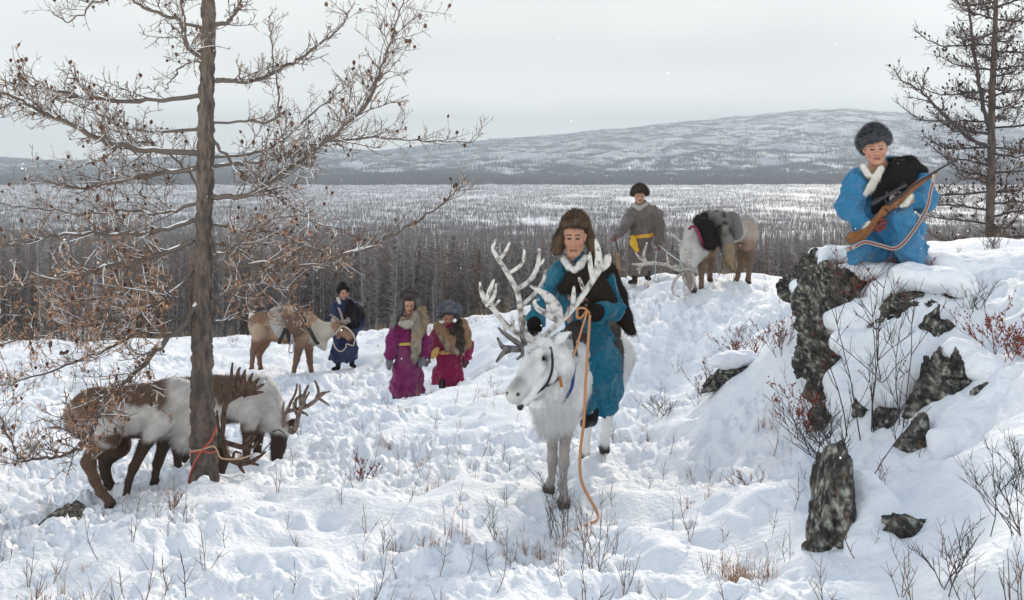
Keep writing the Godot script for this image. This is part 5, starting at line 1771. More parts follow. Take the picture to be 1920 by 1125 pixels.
func pelt_deer() -> void:
	var wh := Color(0.52, 0.50, 0.475)
	var dk := Color(0.17, 0.115, 0.085)
	var t := base("reindeer", on_ground(1350, 15.6), "pale reindeer laden with pelts lowering its antlered head on the crest", "reindeer")
	var z := Vector3(0, 0, 1)
	var p := []
	S(p, [[1320, 438, 15.5, 25], [1360, 433, 15.65, 25], [1396, 430, 15.85, 23]], wh, 0.07, z, 1.25)
	S(p, [[1400, 428, 15.9, 20], [1402, 440, 15.85, 17]], wh, 0.06, z, 1.2)
	S(p, [[1312, 440, 15.4, 25], [1318, 452, 15.4, 22]], wh, 0.06)
	S(p, [[1308, 438, 15.4, 25], [1298, 470, 15.2, 22], [1290, 497, 15.1, 16]], wh, 0.06)
	S(p, [[1287, 503, 15.05, 12.5], [1291, 522, 15.0, 10], [1299, 540, 14.95, 7.5]], Color(0.32, 0.28, 0.255), 0.03)
	B(p, [1300, 543, 14.94, 7], Color(0.05, 0.042, 0.04), 0.02)
	B(p, [1284, 516, 14.96, 2.2], Color(0.03, 0.025, 0.02), 0.01)
	S(p, [[1277, 502, 15.05, 3], [1268, 500, 15.05, 4], [1261, 499, 15.05, 1.5]], wh, 0.01)
	S(p, [[1298, 500, 15.1, 3], [1304, 508, 15.1, 4], [1308, 514, 15.1, 1.5]], wh, 0.01)
	leg(p, [[1318, 460, 15.25, 16], [1317, 480, 15.25, 9], [1316, 503, 15.25, 6], [1315, 520, 15.25, 4.6], [1315, 536, 15.2, 6]], dk)
	leg(p, [[1332, 458, 15.7, 16], [1333, 480, 15.7, 9], [1332, 500, 15.7, 6], [1331, 516, 15.7, 4.6], [1331, 529, 15.65, 6]], dk)
	leg(p, [[1392, 440, 16.05, 18], [1386, 460, 16.05, 12], [1391, 486, 16.1, 6.5], [1385, 508, 16.05, 4.6], [1381, 527, 16.0, 6]], dk)
	leg(p, [[1404, 440, 15.75, 18], [1402, 462, 15.75, 12], [1407, 488, 15.8, 6.5], [1404, 512, 15.75, 4.6], [1402, 533, 15.7, 6.5]], dk)
	S(p, [[1412, 412, 15.95, 7], [1414, 422, 15.95, 6]], Color(0.62, 0.6, 0.57), 0.02)
	var set_ := {"base": wh, "back": Color(0.34, 0.31, 0.29), "back_v": 0.02, "back_u1": 0.7, "rump": Color(0.40, 0.33, 0.28), "rump_u": 0.45, "belly": Color(0.30, 0.20, 0.15), "belly_v": 0.22}
	body("body", t, M.hide, [[p, 0.018]], {"soften": 2, "paint": hide_paint(P(1412, 420, 15.9), P(1318, 425, 15.45), set_), "fur": {"count": 11000, "length": 0.04, "width": 0.008, "shade": 0.16, "lift": 0.3}})
	var bone := Color(0.50, 0.465, 0.43)
	var bd := Color(0.20, 0.16, 0.14)
	antler(t, [
		[[[1278, 508, 15, 4.5], [1262, 503, 14.95, 4], [1250, 497, 14.9, 4], [1230, 494, 14.9, 4], [1212, 494, 14.9, 5], [1200, 496, 14.9, 4], [1185, 495, 14.9, 1.8]]],
		[[[1212, 493, 14.9, 4.5], [1207, 480, 14.9, 4], [1210, 466, 14.9, 3], [1213, 455, 14.9, 1.8]]],
		[[[1208, 490, 14.9, 4], [1198, 482, 14.9, 3], [1192, 474, 14.9, 1.8]]],
		[[[1205, 496, 14.9, 3.5], [1198, 502, 14.9, 3], [1194, 506, 14.9, 1.6]]],
		[[[1202, 498, 14.9, 3.5], [1199, 506, 14.9, 2.6], [1199, 513, 14.9, 1.6]]],
		[[[1252, 497, 14.9, 3.5], [1252, 484, 14.9, 3], [1250, 471, 14.9, 1.8]]],
		[[[1276, 514, 14.95, 4], [1266, 525, 14.85, 3.5], [1261, 540, 14.8, 3], [1263, 551, 14.8, 2.5], [1274, 556, 14.8, 1.5]]],
	], bone, bd, 10, 0.15)
	antler(t, [
		[[[1291, 505, 15, 4.5], [1291, 490, 14.95, 4], [1290, 476, 14.95, 4], [1283, 460, 14.9, 3.5], [1272, 450, 14.9, 3], [1260, 440, 14.9, 1.8]]],
		[[[1284, 461, 14.9, 3], [1276, 461, 14.9, 2.4], [1272, 456, 14.9, 1.5]]],
		[[[1297, 512, 14.95, 4], [1302, 525, 14.85, 3.5], [1297, 542, 14.8, 2.6], [1285, 554, 14.8, 1.5]]],
		[[[1280, 512, 14.95, 3.5], [1285, 530, 14.85, 3], [1282, 545, 14.8, 1.6]]],
	], bone, bd, 11, 0.15)
	strap(t, "halter", [[1277, 508, 14.88], [1282, 505, 14.86], [1292, 505, 14.88], [1300, 508, 14.92]], 0.012, Color(0.45, 0.42, 0.38))
	strap(t, "neck_band", [[1292, 430, 15.2], [1297, 425, 15.05], [1305, 428, 15.0], [1313, 445, 14.98], [1320, 462, 15.02], [1327, 466, 15.1]], 0.022, Color(0.20, 0.03, 0.08), 0.4)
	# pelts over its back
	var a := base("saddle_pelt", P(1325, 430, 15.4), "black shaggy pelt laid over the pale reindeer's shoulders", "pelt")
	var q := []
	S(q, [[1310, 416, 15.35, 11], [1322, 425, 15.12, 15], [1332, 455, 15.0, 13]], Color(0.022, 0.018, 0.017), 0.05, z, 1.8)
	S(q, [[1312, 412, 15.45, 10], [1330, 408, 15.6, 12]], Color(0.03, 0.025, 0.022), 0.05)
	body("hide", a, M.hide, [[q, 0.02]], {"fur": {"called": "shag", "count": 3500, "length": 0.07, "width": 0.009, "shade": 0.4, "lift": 0.35}})
	var a2 := base("saddle_pelt", P(1350, 430, 15.5), "grey wolf pelt with a tan tail hanging down the pale reindeer's flank", "pelt")
	var q2 := []
	S(q2, [[1335, 407, 15.5, 12], [1352, 412, 15.45, 16], [1358, 440, 15.2, 16], [1366, 470, 15.15, 12]], Color(0.24, 0.225, 0.205), 0.06, z, 1.6)
	S(q2, [[1366, 465, 15.15, 11], [1368, 488, 15.15, 8], [1374, 505, 15.15, 3]], Color(0.33, 0.24, 0.15), 0.04, z, 1.3)
	var stripe := func(p3: Vector3, _n: Vector3, c: Color) -> Color:
		var e := n_small.get_noise_3d(p3.x * 1.6, p3.y * 0.8, p3.z * 1.6)
		return c.lerp(Color(0.035, 0.03, 0.028), smoothstep(0.0, 0.25, e) * 0.85)
	body("hide", a2, M.hide, [[q2, 0.02]], {"paint": stripe, "fur": {"called": "shag", "count": 4500, "length": 0.06, "width": 0.009, "shade": 0.3, "lift": 0.35}})
	var a3 := base("saddle_blanket", P(1378, 425, 15.7), "dark grey felt blanket behind the pelts on the pale reindeer", "blanket")
	var q3 := []
	S(q3, [[1372, 412, 15.7, 16], [1378, 435, 15.52, 16]], Color(0.15, 0.145, 0.14), 0.06, z, 1.5)
	body("felt", a3, M.cloth, [[q3, 0.02]], {})

# ---------------------------------------------------------------- people
const SKIN := Color(0.43, 0.235, 0.165)

func head_axes(fwd: Vector3, tilt := 0.0) -> Basis:
	var f := fwd.normalized()
	var r := Vector3.UP.cross(f).normalized()
	var u := f.cross(r)
	return Basis(r, u, f).rotated(f, tilt)

func head_pieces(c: Vector3, ax: Basis, s: float, hair: Color, tall := 1.0) -> Array:
	var p := []
	var at := func(x: float, y: float, z: float) -> Vector3:
		return c + ax * (Vector3(x, y * tall, z) * s)
	var add := func(a: Vector3, b: Vector3, ra: float, rb: float, k: float, col := SKIN, cut := false) -> void:
		p.append(cap(a, b, ra * s, rb * s, col, k * s, Vector3.ZERO, 1.0, cut))
	add.call(at.call(0, 0.03, -0.03), at.call(0, 0.035, 0.005), 0.078, 0.076, 0.02, hair)
	add.call(at.call(0, 0.02, 0.01), at.call(0, -0.03, 0.018), 0.070, 0.064, 0.02)
	add.call(at.call(0, -0.035, 0.022), at.call(0, -0.085, 0.04), 0.060, 0.036, 0.02)
	add.call(at.call(-0.012, -0.1, 0.062), at.call(0.012, -0.1, 0.062), 0.02, 0.02, 0.02)
	for e in [-1.0, 1.0]:
		add.call(at.call(0.046 * e, -0.02, 0.044), at.call(0.036 * e, -0.028, 0.058), 0.024, 0.022, 0.02)
		add.call(at.call(0.05 * e, -0.05, 0.0), at.call(0.03 * e, -0.09, 0.035), 0.026, 0.022, 0.02)
		add.call(at.call(0.032 * e, 0.004, 0.098), at.call(0.03 * e, 0.004, 0.098), 0.019, 0.017, 0.012, SKIN, true)
		add.call(at.call(0.022 * e, 0.003, 0.072), at.call(0.041 * e, 0.003, 0.066), 0.0105, 0.010, 0.003)
		add.call(at.call(0.014 * e, -0.037, 0.088), at.call(0.013 * e, -0.035, 0.092), 0.0095, 0.009, 0.008)
		add.call(at.call(0.012 * e, 0.022, 0.076), at.call(0.045 * e, 0.022, 0.064), 0.010, 0.009, 0.015)
		add.call(at.call(0.076 * e, -0.015, -0.01), at.call(0.08 * e, 0.015, -0.018), 0.013, 0.017, 0.008)
	add.call(at.call(0, 0.008, 0.082), at.call(0, -0.033, 0.103), 0.009, 0.0135, 0.014)
	add.call(at.call(-0.018, -0.063, 0.079), at.call(0.018, -0.063, 0.079), 0.0085, 0.0085, 0.008)
	add.call(at.call(-0.014, -0.074, 0.078), at.call(0.014, -0.074, 0.078), 0.009, 0.009, 0.008)
	add.call(at.call(0, -0.06, -0.02), at.call(0, -0.17, -0.03), 0.052, 0.056, 0.02)
	return p

func face_paint(c: Vector3, ax: Basis, s: float, old := 0.0, tall := 1.0) -> Callable:
	var inv := ax.inverse()
	return func(q: Vector3, _n: Vector3, col: Color) -> Color:
		var l := inv * (q - c) / s
		l.y /= tall
		if l.length() < 0.125 and l.z > 0.0 and l.y < 0.085:
			col = SKIN
		if l.length() > 0.19 or col.r < 0.2:
			return col
		var e := n_fine.get_noise_3d(q.x * 4.0, q.y * 4.0, q.z * 4.0)
		col = col * (1.0 + 0.10 * e)
		if l.z < 0.03:
			return col
		var ax_ := absf(l.x)
		var rosy := clampf(1.0 - Vector2(ax_ - 0.045, l.y + 0.03).length() / 0.035, 0.0, 1.0)
		col = col.lerp(Color(0.45, 0.17, 0.125), rosy * 0.55)
		col = col.lerp(Color(0.42, 0.18, 0.13), clampf(1.0 - Vector2(l.x, l.y + 0.035).length() / 0.018, 0.0, 1.0) * 0.5)
		if pow((ax_ - 0.031) / 0.017, 2.0) + pow((l.y - 0.003) / 0.0068, 2.0) < 1.0:
			col = Color(0.025, 0.018, 0.016)
		elif absf(l.y - 0.0235 - 0.10 * (0.03 - absf(ax_ - 0.03))) < 0.0058 and ax_ > 0.012 and ax_ < 0.052:
			col = col.lerp(Color(0.05, 0.035, 0.03) if old < 0.5 else Color(0.18, 0.13, 0.11), 0.8)
		elif absf(l.y + 0.068) < 0.0085 and ax_ < 0.025:
			col = Color(0.30, 0.115, 0.095) if absf(l.y + 0.068) > 0.0025 else Color(0.14, 0.05, 0.045)
		return Color(col.r, col.g, col.b, 1.0)

func hand(p: Array, wrist: Vector3, dir: Vector3, across: Vector3, curl: float, s: float, col: Color, thumb_side := 1.0) -> void:
	# palm, four unequal bent fingers and a thumb from the side of the palm; the fingers close towards dir x across
	dir = dir.normalized()
	across = (across - dir * across.dot(dir)).normalized()
	var nrm := dir.cross(across)
	var pe := wrist + dir * 0.085 * s
	for k in 3:
		var o := across * (k - 1) * 0.022 * s
		p.append(cap(wrist + o * 0.6, pe + o, 0.019 * s, 0.0175 * s, col, 0.014 * s))
	var lens := [0.062, 0.074, 0.078, 0.070]
	for k in 4:
		var b0 := pe + across * (k - 1.5) * 0.0205 * s
		var d1 := (dir * cos(curl * 0.75) + nrm * sin(curl * 0.75)).normalized()
		var d2 := (dir * cos(curl * 1.7) + nrm * sin(curl * 1.7)).normalized()
		var d3 := (dir * cos(curl * 2.4) + nrm * sin(curl * 2.4)).normalized()
		var m1: Vector3 = b0 + d1 * lens[k] * 0.5 * s
		var m2: Vector3 = m1 + d2 * lens[k] * 0.32 * s
		p.append(cap(b0, m1, 0.0098 * s, 0.0092 * s, col, 0.004 * s))
		p.append(cap(m1, m2, 0.0092 * s, 0.0086 * s, col, 0.003 * s))
		p.append(cap(m2, m2 + d3 * lens[k] * 0.26 * s, 0.0086 * s, 0.0075 * s, col, 0.003 * s))
	var t0 := wrist + dir * 0.03 * s + across * 0.024 * thumb_side * s
	var t1 := t0 + (dir * 0.6 + across * thumb_side * 0.75 + nrm * 0.4).normalized() * 0.035 * s
	var t2 := t1 + (dir * 0.8 + nrm * (0.4 + 0.5 * curl)).normalized() * 0.045 * s
	p.append(cap(t0, t1, 0.013 * s, 0.0115 * s, col, 0.008 * s))
	p.append(cap(t1, t2, 0.0112 * s, 0.009 * s, col, 0.003 * s))

func folds(amp: float, freq: float) -> Callable:
	return func(q: Vector3, _n: Vector3) -> float:
		# cloth gathers in sharp-backed folds that run mostly down the garment
		var warp := 0.12 * n_mid.get_noise_3d(q.x * 2.0, q.y * 2.0, q.z * 2.0)
		var a := n_small.get_noise_3d((q.x + warp) * freq, q.y * freq * 0.28, (q.z - warp) * freq)
		var b := n_small.get_noise_3d((q.x + q.y * 0.7) * freq * 0.55 + 7.0, (q.y - q.x * 0.5) * freq * 0.9, q.z * freq * 0.5)
		var ra := 1.0 - absf(a) * 2.2
		var rb := 1.0 - absf(b) * 2.4
		return amp * (ra * absf(ra) * 0.8 + rb * absf(rb) * 0.7 - 0.5)

func cloth_paint(var_ := 0.12) -> Callable:
	return func(q: Vector3, _n: Vector3, c: Color) -> Color:
		var a := n_small.get_noise_3d(q.x, q.y, q.z)
		var b := n_fine.get_noise_3d(q.x * 5.0, q.y * 5.0, q.z * 5.0)
		var o := c * (1.0 + var_ * a + var_ * 1.1 * b)
		# rubbed and dusty patches
		o = o.lerp(Color(0.30, 0.30, 0.31), clampf((a + 0.6 * b - 0.12) * 0.35, 0.0, 0.12))
		return Color(o.r, o.g, o.b, 1.0)

func hem(p: Array, px: float, py: float, d: float) -> void:
	var r := 0.7
	var c := P(px, py, d) - Vector3(0, r, 0)
	p.append(cap(c - Vector3(0.6, 0, 0), c + Vector3(0.6, 0, 0), r, r, p[0][4], 0.012, Vector3.ZERO, 1.0, true))

func fur_hat(parent: Node3D, pieces: Array, cell: float, col_tip: Color, count: int, lng: float, wid: float) -> void:
	body("hat", parent, M.hide, [[pieces, cell]], {"paint": func(q: Vector3, _n: Vector3, c: Color) -> Color:
		var a := n_small.get_noise_3d(q.x * 3.0, q.y * 3.0, q.z * 3.0)
		var b := n_fine.get_noise_3d(q.x * 6.0, q.y * 6.0, q.z * 6.0)
		var o := c * (1.0 + 0.5 * a + 0.4 * b)
		return Color(maxf(o.r, 0.004), maxf(o.g, 0.004), maxf(o.b, 0.004), 1.0), "fur": {"count": count, "length": lng, "width": wid, "comb": Vector3(0, -0.25, 0), "shade": 0.5, "lift": 0.8, "tip": col_tip}})

func boot(parent: Node3D, px: float, d: float, top_py: float, r: float, toe: Vector3) -> void:
	var g := on_ground(px, d, 0.05)
	var a := Vector3(g.x, (HORIZON - top_py) / F * d, g.z)
	var p := [cap(a, g + Vector3(0, 0.03, 0), r, r * 0.85, Color(0.018, 0.015, 0.014), 0.02), cap(g, g + toe * 0.13, r * 0.75, r * 0.65, Color(0.018, 0.015, 0.014), 0.03)]
	body("boot", parent, M.leather, [[p, 0.014]], {})

func make_people() -> void:
	M.skin = vmat(0.55, {"subsurf_scatter_enabled": true, "subsurf_scatter_strength": 0.08})
	M.coat = vmat(0.95, {"rim_enabled": true, "rim": 0.35, "rim_tint": 0.6, "normal_enabled": true, "normal_scale": 0.5, "normal_texture": noise_tex(81, 0.12, 3, 256, null, true, 6.0), "uv1_triplanar": true, "uv1_scale": Vector3(5, 5, 5)})
	M.steel = flat_mat(Color(0.05, 0.05, 0.055), 0.35, {"metallic": 0.8})
	rider()
	hunter()
	grey_man()
	first_woman()
	second_woman()
	navy_man()

func rider() -> void:
	var teal := Color(0.011, 0.115, 0.185)
	var blk := Color(0.012, 0.010, 0.010)
	var t := base("person", on_ground(1095, 7.6), "rider in a teal coat and brown fur hat astride the white reindeer", "person")
	var c := P(1076, 446, 7.5)
	var ax := head_axes(Vector3(-0.10, -0.06, 1.0))
	var core := []
	S(core, [[1100, 628, 7.72, 30], [1092, 580, 7.66, 32], [1086, 525, 7.6, 32]], SKIN, 0.04)
	S(core, [[1050, 516, 7.58, 13], [1018, 565, 7.45, 11], [1000, 606, 7.3, 9]], SKIN, 0.03)
	S(core, [[1126, 516, 7.6, 13], [1150, 580, 7.5, 11], [1116, 586, 7.22, 9]], SKIN, 0.03)
	S(core, [[1085, 515, 7.6, 20], [1079, 480, 7.54, 14]], SKIN, 0.03)
	S(core, [[1108, 628, 7.6, 24], [1125, 700, 7.4, 20], [1110, 770, 7.3, 12]], SKIN, 0.03)
	S(core, [[1080, 640, 7.7, 24], [1000, 690, 7.5, 20], [992, 750, 7.6, 12]], SKIN, 0.03)
	var h1 := []
	hand(h1, P(1120, 586, 7.24), Vector3(-0.9, 0.05, 0.25), Vector3(0.0, 0.9, 0.4), 1.25, 1.15, blk)
	var h2 := []
	hand(h2, P(1002, 604, 7.3), Vector3(-0.15, -0.7, 0.5), Vector3(1, 0, 0.1), 0.9, 1.15, blk)
	body("body", t, M.skin, [[head_pieces(c, ax, 1.0, Color(0.02, 0.016, 0.014), 1.2), 0.0045], [core, 0.022], [h1, 0.0055], [h2, 0.0055]], {"paint": face_paint(c, ax, 1.0, 0.0, 1.2)})
	var p := []
	S(p, [[1100, 628, 7.72, 35], [1092, 580, 7.66, 37], [1086, 530, 7.6, 39]], teal, 0.05, Vector3(0, 0, 1), 1.25)
	S(p, [[1050, 515, 7.58, 19], [1085, 504, 7.6, 21], [1124, 513, 7.62, 20]], teal, 0.05)
	S(p, [[1042, 518, 7.56, 19], [1018, 565, 7.45, 17.5], [1004, 598, 7.32, 15]], teal, 0.03)
	S(p, [[1130, 518, 7.6, 20], [1150, 578, 7.5, 18.5], [1124, 586, 7.28, 16]], teal, 0.03)
	S(p, [[1085, 508, 7.58, 17], [1080, 490, 7.54, 16]], teal, 0.03)
	S(p, [[1108, 618, 7.56, 33], [1124, 680, 7.40, 35], [1130, 715, 7.36, 34], [1124, 775, 7.34, 28]], teal, 0.04, Vector3(0, 0, 1), 1.2)
	S(p, [[1140, 650, 7.6, 18], [1146, 715, 7.48, 18], [1134, 765, 7.42, 14]], teal, 0.03)
	S(p, [[1104, 690, 7.30, 14], [1106, 765, 7.28, 13]], teal, 0.02)
	S(p, [[1078, 640, 7.72, 28], [1000, 688, 7.5, 25], [990, 725, 7.52, 22]], teal, 0.04)
	hem(p, 1122, 778, 7.32)
	body("coat", t, M.coat, [[p, 0.011]], {"move": folds(0.034, 1.9), "paint": cloth_paint()})
	for ch in [[[1126, 586, 7.3, 16.5], [1112, 586, 7.22, 16]], [[1006, 595, 7.34, 15.5], [1001, 608, 7.28, 14]]]:
		var cu := []
		S(cu, ch, blk, 0.01)
		body("cuff", t, M.hide, [[cu, 0.012]], {"fur": {"count": 600, "length": 0.02, "width": 0.004}})
	var fc := []
	S(fc, [[1058, 487, 7.5, 7], [1066, 500, 7.42, 6], [1076, 507, 7.40, 5]], Color(0.66, 0.65, 0.63), 0.015)
	S(fc, [[1078, 507, 7.40, 5], [1088, 497, 7.41, 7], [1098, 484, 7.48, 7]], Color(0.66, 0.65, 0.63), 0.015)
	body("fleece_collar", t, M.hide, [[fc, 0.008]], {"fur": {"count": 900, "length": 0.014, "width": 0.004, "lift": 1.0}})
	var fp := []
	var brn := Color(0.022, 0.016, 0.014)
	S(fp, [[1056, 540, 7.45, 11], [1085, 522, 7.44, 22], [1112, 506, 7.46, 20], [1138, 502, 7.56, 15]], brn, 0.05, Vector3(0, 0, 1), 2.0)
	S(fp, [[1108, 525, 7.45, 24], [1128, 555, 7.42, 22], [1142, 565, 7.44, 16]], brn, 0.05, Vector3(0, 0, 1), 2.0)
	S(fp, [[1140, 508, 7.64, 17], [1156, 555, 7.70, 18], [1170, 595, 7.72, 14], [1180, 616, 7.70, 8], [1186, 622, 7.7, 6]], brn, 0.05, Vector3(0, 0, 1), 1.3)
	S(fp, [[1120, 500, 7.72, 20], [1085, 495, 7.72, 20], [1055, 502, 7.70, 14]], brn, 0.05)
	body("fur_cape", t, M.hide, [[fp, 0.012]], {"fur": {"count": 9000, "length": 0.045, "width": 0.004, "comb": Vector3(0.25, -0.8, 0), "shade": 0.5, "lift": 0.35, "tip": Color(0.06, 0.045, 0.04)}})
	var fur := Color(0.105, 0.070, 0.048)
	var hp := []
	S(hp, [[1068, 416, 7.52, 15], [1090, 416, 7.52, 15]], fur, 0.03)
	S(hp, [[1079, 411, 7.45, 11], [1080, 412, 7.62, 20]], fur, 0.03)
	S(hp, [[1059, 420, 7.46, 8], [1079, 416, 7.40, 9], [1099, 420, 7.46, 8]], fur, 0.02)
	S(hp, [[1056, 430, 7.52, 8], [1048, 452, 7.50, 11], [1045, 468, 7.48, 10]], fur, 0.025)
	S(hp, [[1102, 430, 7.54, 7], [1107, 452, 7.54, 8.5], [1111, 470, 7.52, 7]], fur, 0.025)
	fur_hat(t, hp, 0.010, Color(0.22, 0.155, 0.115), 9000, 0.024, 0.0032)
	boot(t, 1112, 7.30, 766, 0.05, Vector3(-0.6, -0.15, 0.7))
	var bt: Node3D = t.get_child(t.get_child_count() - 1)
	# the rider's boot hangs in the stirrup, not on the snow
	jobs[-1].grids = [[[cap(P(1113, 768, 7.3), P(1108, 786, 7.28), 0.05, 0.045, Color(0.015, 0.013, 0.012), 0.02), cap(P(1108, 788, 7.27), P(1096, 794, 7.13), 0.042, 0.036, Color(0.015, 0.013, 0.012), 0.03)], 0.012]]
	var rein := base("rein", P(1102, 590, 7.15), "orange leather rein trailing from the rider's hand to the snow", "rein")
	var org := Color(0.50, 0.245, 0.12)
	var e1 := on_ground(1121, 6.75, 0.012)
	var e2 := on_ground(1098, 6.45, 0.012)
	var e3 := on_ground(1070, 6.35, 0.012)
	var lp := [P(1106, 590, 7.12), P(1103, 640, 7.02), P(1098, 720, 6.92), P(1095, 787, 6.86), P(1088, 850, 6.84), P(1091, 905, 6.82), e1, e2, e3]
	var cv := curve(lp, 8)
	var rb := Buf.new()
	rb.tube(cv, radii(cv.size(), [0.011, 0.011]), 6, org, Color(-1, 0, 0), 0.25, Vector3(0.3, 0.1, 1).normalized())
	var ro := holder("strap", rein, M.leather)
	ro.mesh = rb.mesh()
	strap(rein, "strap", [[1106, 588, 7.14], [1096, 578, 7.12], [1083, 580, 7.1], [1082, 594, 7.1], [1090, 596, 7.12], [1101, 582, 7.12], [1090, 620, 7.05], [1075, 668, 6.98], [1052, 706, 6.94]], 0.008, org, 0.3, Vector3(0.3, 0.1, 1).normalized())

func hunter() -> void:
	var blue := Color(0.034, 0.175, 0.335)
	var t := base("person", on_ground(1650, 8.0), "older man in a bright blue coat kneeling on the rocks with a rifle", "person")
	var c := P(1641, 280, 7.86)
	var ax := head_axes(Vector3(-0.22, -0.05, 1.0), 0.05)
	var core := []
	S(core, [[1658, 440, 8.12, 32], [1655, 380, 8.05, 36], [1660, 330, 8.0, 32]], SKIN, 0.04)
	S(core, [[1655, 325, 7.98, 17], [1644, 300, 7.9, 14]], SKIN, 0.03)
	S(core, [[1608, 338, 7.95, 14], [1592, 390, 7.85, 12], [1626, 424, 7.62, 9]], SKIN, 0.03)
	S(core, [[1722, 340, 7.95, 14], [1732, 378, 7.8, 12], [1704, 374, 7.62, 9]], SKIN, 0.03)
	S(core, [[1680, 445, 8.0, 24], [1695, 408, 7.7, 20], [1702, 475, 7.75, 16]], SKIN, 0.03)
	S(core, [[1650, 450, 8.0, 24], [1606, 478, 7.9, 15]], SKIN, 0.03)
	var red := Color(0.17, 0.05, 0.045)
	var h1 := []
	hand(h1, P(1626, 425, 7.62), Vector3(0.75, 0.35, 0.1), Vector3(0.35, -0.75, 0.45), -1.3, 1.2, red)
	var h2 := []
	hand(h2, P(1704, 376, 7.63), Vector3(-0.75, -0.1, 0.15), Vector3(0.3, 0.8, 0.3), 1.25, 1.2, Color(0.36, 0.30, 0.27))
	body("body", t, M.skin, [[head_pieces(c, ax, 1.02, Color(0.05, 0.045, 0.045)), 0.0045], [core, 0.024], [h1, 0.0055], [h2, 0.0055]], {"paint": face_paint(c, ax, 1.02, 1.0)})
	var p := []
	S(p, [[1658, 440, 8.12, 42], [1655, 380, 8.05, 45], [1660, 332, 8.0, 39]], blue, 0.05, Vector3(0, 0, 1), 1.3)
	S(p, [[1614, 334, 7.98, 19], [1660, 320, 8.0, 21], [1718, 333, 8.0, 21]], blue, 0.05)
	S(p, [[1609, 336, 7.95, 21], [1591, 388, 7.85, 21], [1610, 416, 7.7, 17], [1622, 424, 7.65, 14]], blue, 0.03)
	S(p, [[1723, 338, 7.95, 22], [1733, 376, 7.8, 20], [1712, 375, 7.66, 15]], blue, 0.03)
	S(p, [[1668, 448, 8.05, 33], [1697, 412, 7.62, 23]], blue, 0.035)
	S(p, [[1697, 412, 7.62, 24], [1708, 480, 7.68, 26]], blue, 0.035)
	S(p, [[1716, 430, 8.0, 20], [1718, 482, 7.95, 16]], blue, 0.05)
	S(p, [[1648, 456, 8.02, 32], [1608, 476, 7.82, 18], [1598, 484, 7.78, 14]], blue, 0.035)
	S(p, [[1630, 482, 7.95, 20], [1690, 486, 7.92, 18]], blue, 0.05)
	body("coat", t, M.coat, [[p, 0.0115]], {"move": folds(0.034, 1.8), "paint": cloth_paint()})
	var wl := Color(0.64, 0.62, 0.58)
	var fc := []
	S(fc, [[1652, 316, 7.76, 6], [1643, 332, 7.78, 8], [1633, 352, 7.80, 8], [1618, 370, 7.82, 4]], wl, 0.015, Vector3(0, 0, 1), 1.5)
	S(fc, [[1618, 312, 7.82, 6], [1628, 328, 7.79, 6]], wl, 0.015)
	S(fc, [[1703, 466, 7.60, 5], [1712, 455, 7.62, 6], [1726, 448, 7.68, 5]], wl, 0.015)
	S(fc, [[1622, 430, 7.60, 6], [1630, 420, 7.58, 6]], wl, 0.012)
	S(fc, [[1706, 368, 7.6, 7], [1698, 382, 7.58, 6], [1690, 386, 7.58, 4]], wl, 0.012)
	body("fleece_trim", t, M.hide, [[fc, 0.008]], {"fur": {"count": 2200, "length": 0.02, "width": 0.004, "lift": 0.9}})
	var brn := Color(0.014, 0.012, 0.012)
	var fp := []
	S(fp, [[1672, 304, 7.92, 10], [1705, 308, 7.9, 15], [1728, 322, 7.93, 10], [1733, 332, 7.92, 6]], brn, 0.04)
	S(fp, [[1683, 318, 7.83, 20], [1668, 345, 7.81, 21], [1653, 372, 7.80, 16], [1641, 394, 7.80, 8]], brn, 0.05, Vector3(0, 0, 1), 2.0)
	S(fp, [[1706, 322, 7.82, 15], [1690, 345, 7.80, 16]], brn, 0.05, Vector3(0, 0, 1), 2.0)
	body("fur_cape", t, M.hide, [[fp, 0.012]], {"fur": {"count": 5500, "length": 0.028, "width": 0.0035, "comb": Vector3(0.1, -0.8, 0), "shade": 0.5, "lift": 0.3, "tip": Color(0.03, 0.026, 0.026)}})
	var fur := Color(0.075, 0.078, 0.092)
	var hp := []
	S(hp, [[1625, 259, 7.92, 15], [1653, 257, 7.92, 15]], fur, 0.03)
	S(hp, [[1638, 253, 7.86, 13], [1639, 252, 8.0, 20]], fur, 0.03)
	S(hp, [[1617, 264, 7.88, 9], [1637, 256, 7.79, 9], [1660, 262, 7.86, 9]], fur, 0.02)
	S(hp, [[1617, 270, 7.92, 10], [1622, 282, 7.96, 7]], fur, 0.02)
	fur_hat(t, hp, 0.010, Color(0.24, 0.245, 0.27), 10000, 0.036, 0.0036)
	# the rifle across his knee
	var r := base("rifle", P(1680, 385, 7.6), "wooden stocked rifle with telescopic sight held across the kneeling man's knee", "rifle")
	var wood := Color(0.20, 0.085, 0.035)
	var stock := []
	S(stock, [[1598, 446, 7.56, 11], [1616, 440, 7.56, 9.5], [1630, 430, 7.56, 6.5], [1642, 412, 7.56, 5.5], [1660, 394, 7.56, 8], [1686, 372, 7.57, 7.5], [1722, 344, 7.58, 6], [1756, 322, 7.59, 3.5]], wood, 0.01, Vector3(0, 0, 1), 1.7)
	body("stock", r, M.leather, [[stock, 0.006]], {"paint": func(q: Vector3, _n: Vector3, cc: Color) -> Color:
		var g := n_fine.get_noise_3d((q.x + q.y) * 1.0, (q.y - q.x) * 6.0, q.z * 6.0)
		var o := cc * (1.0 + 0.45 * g)
		return Color(o.r, o.g, o.b, 1.0)})
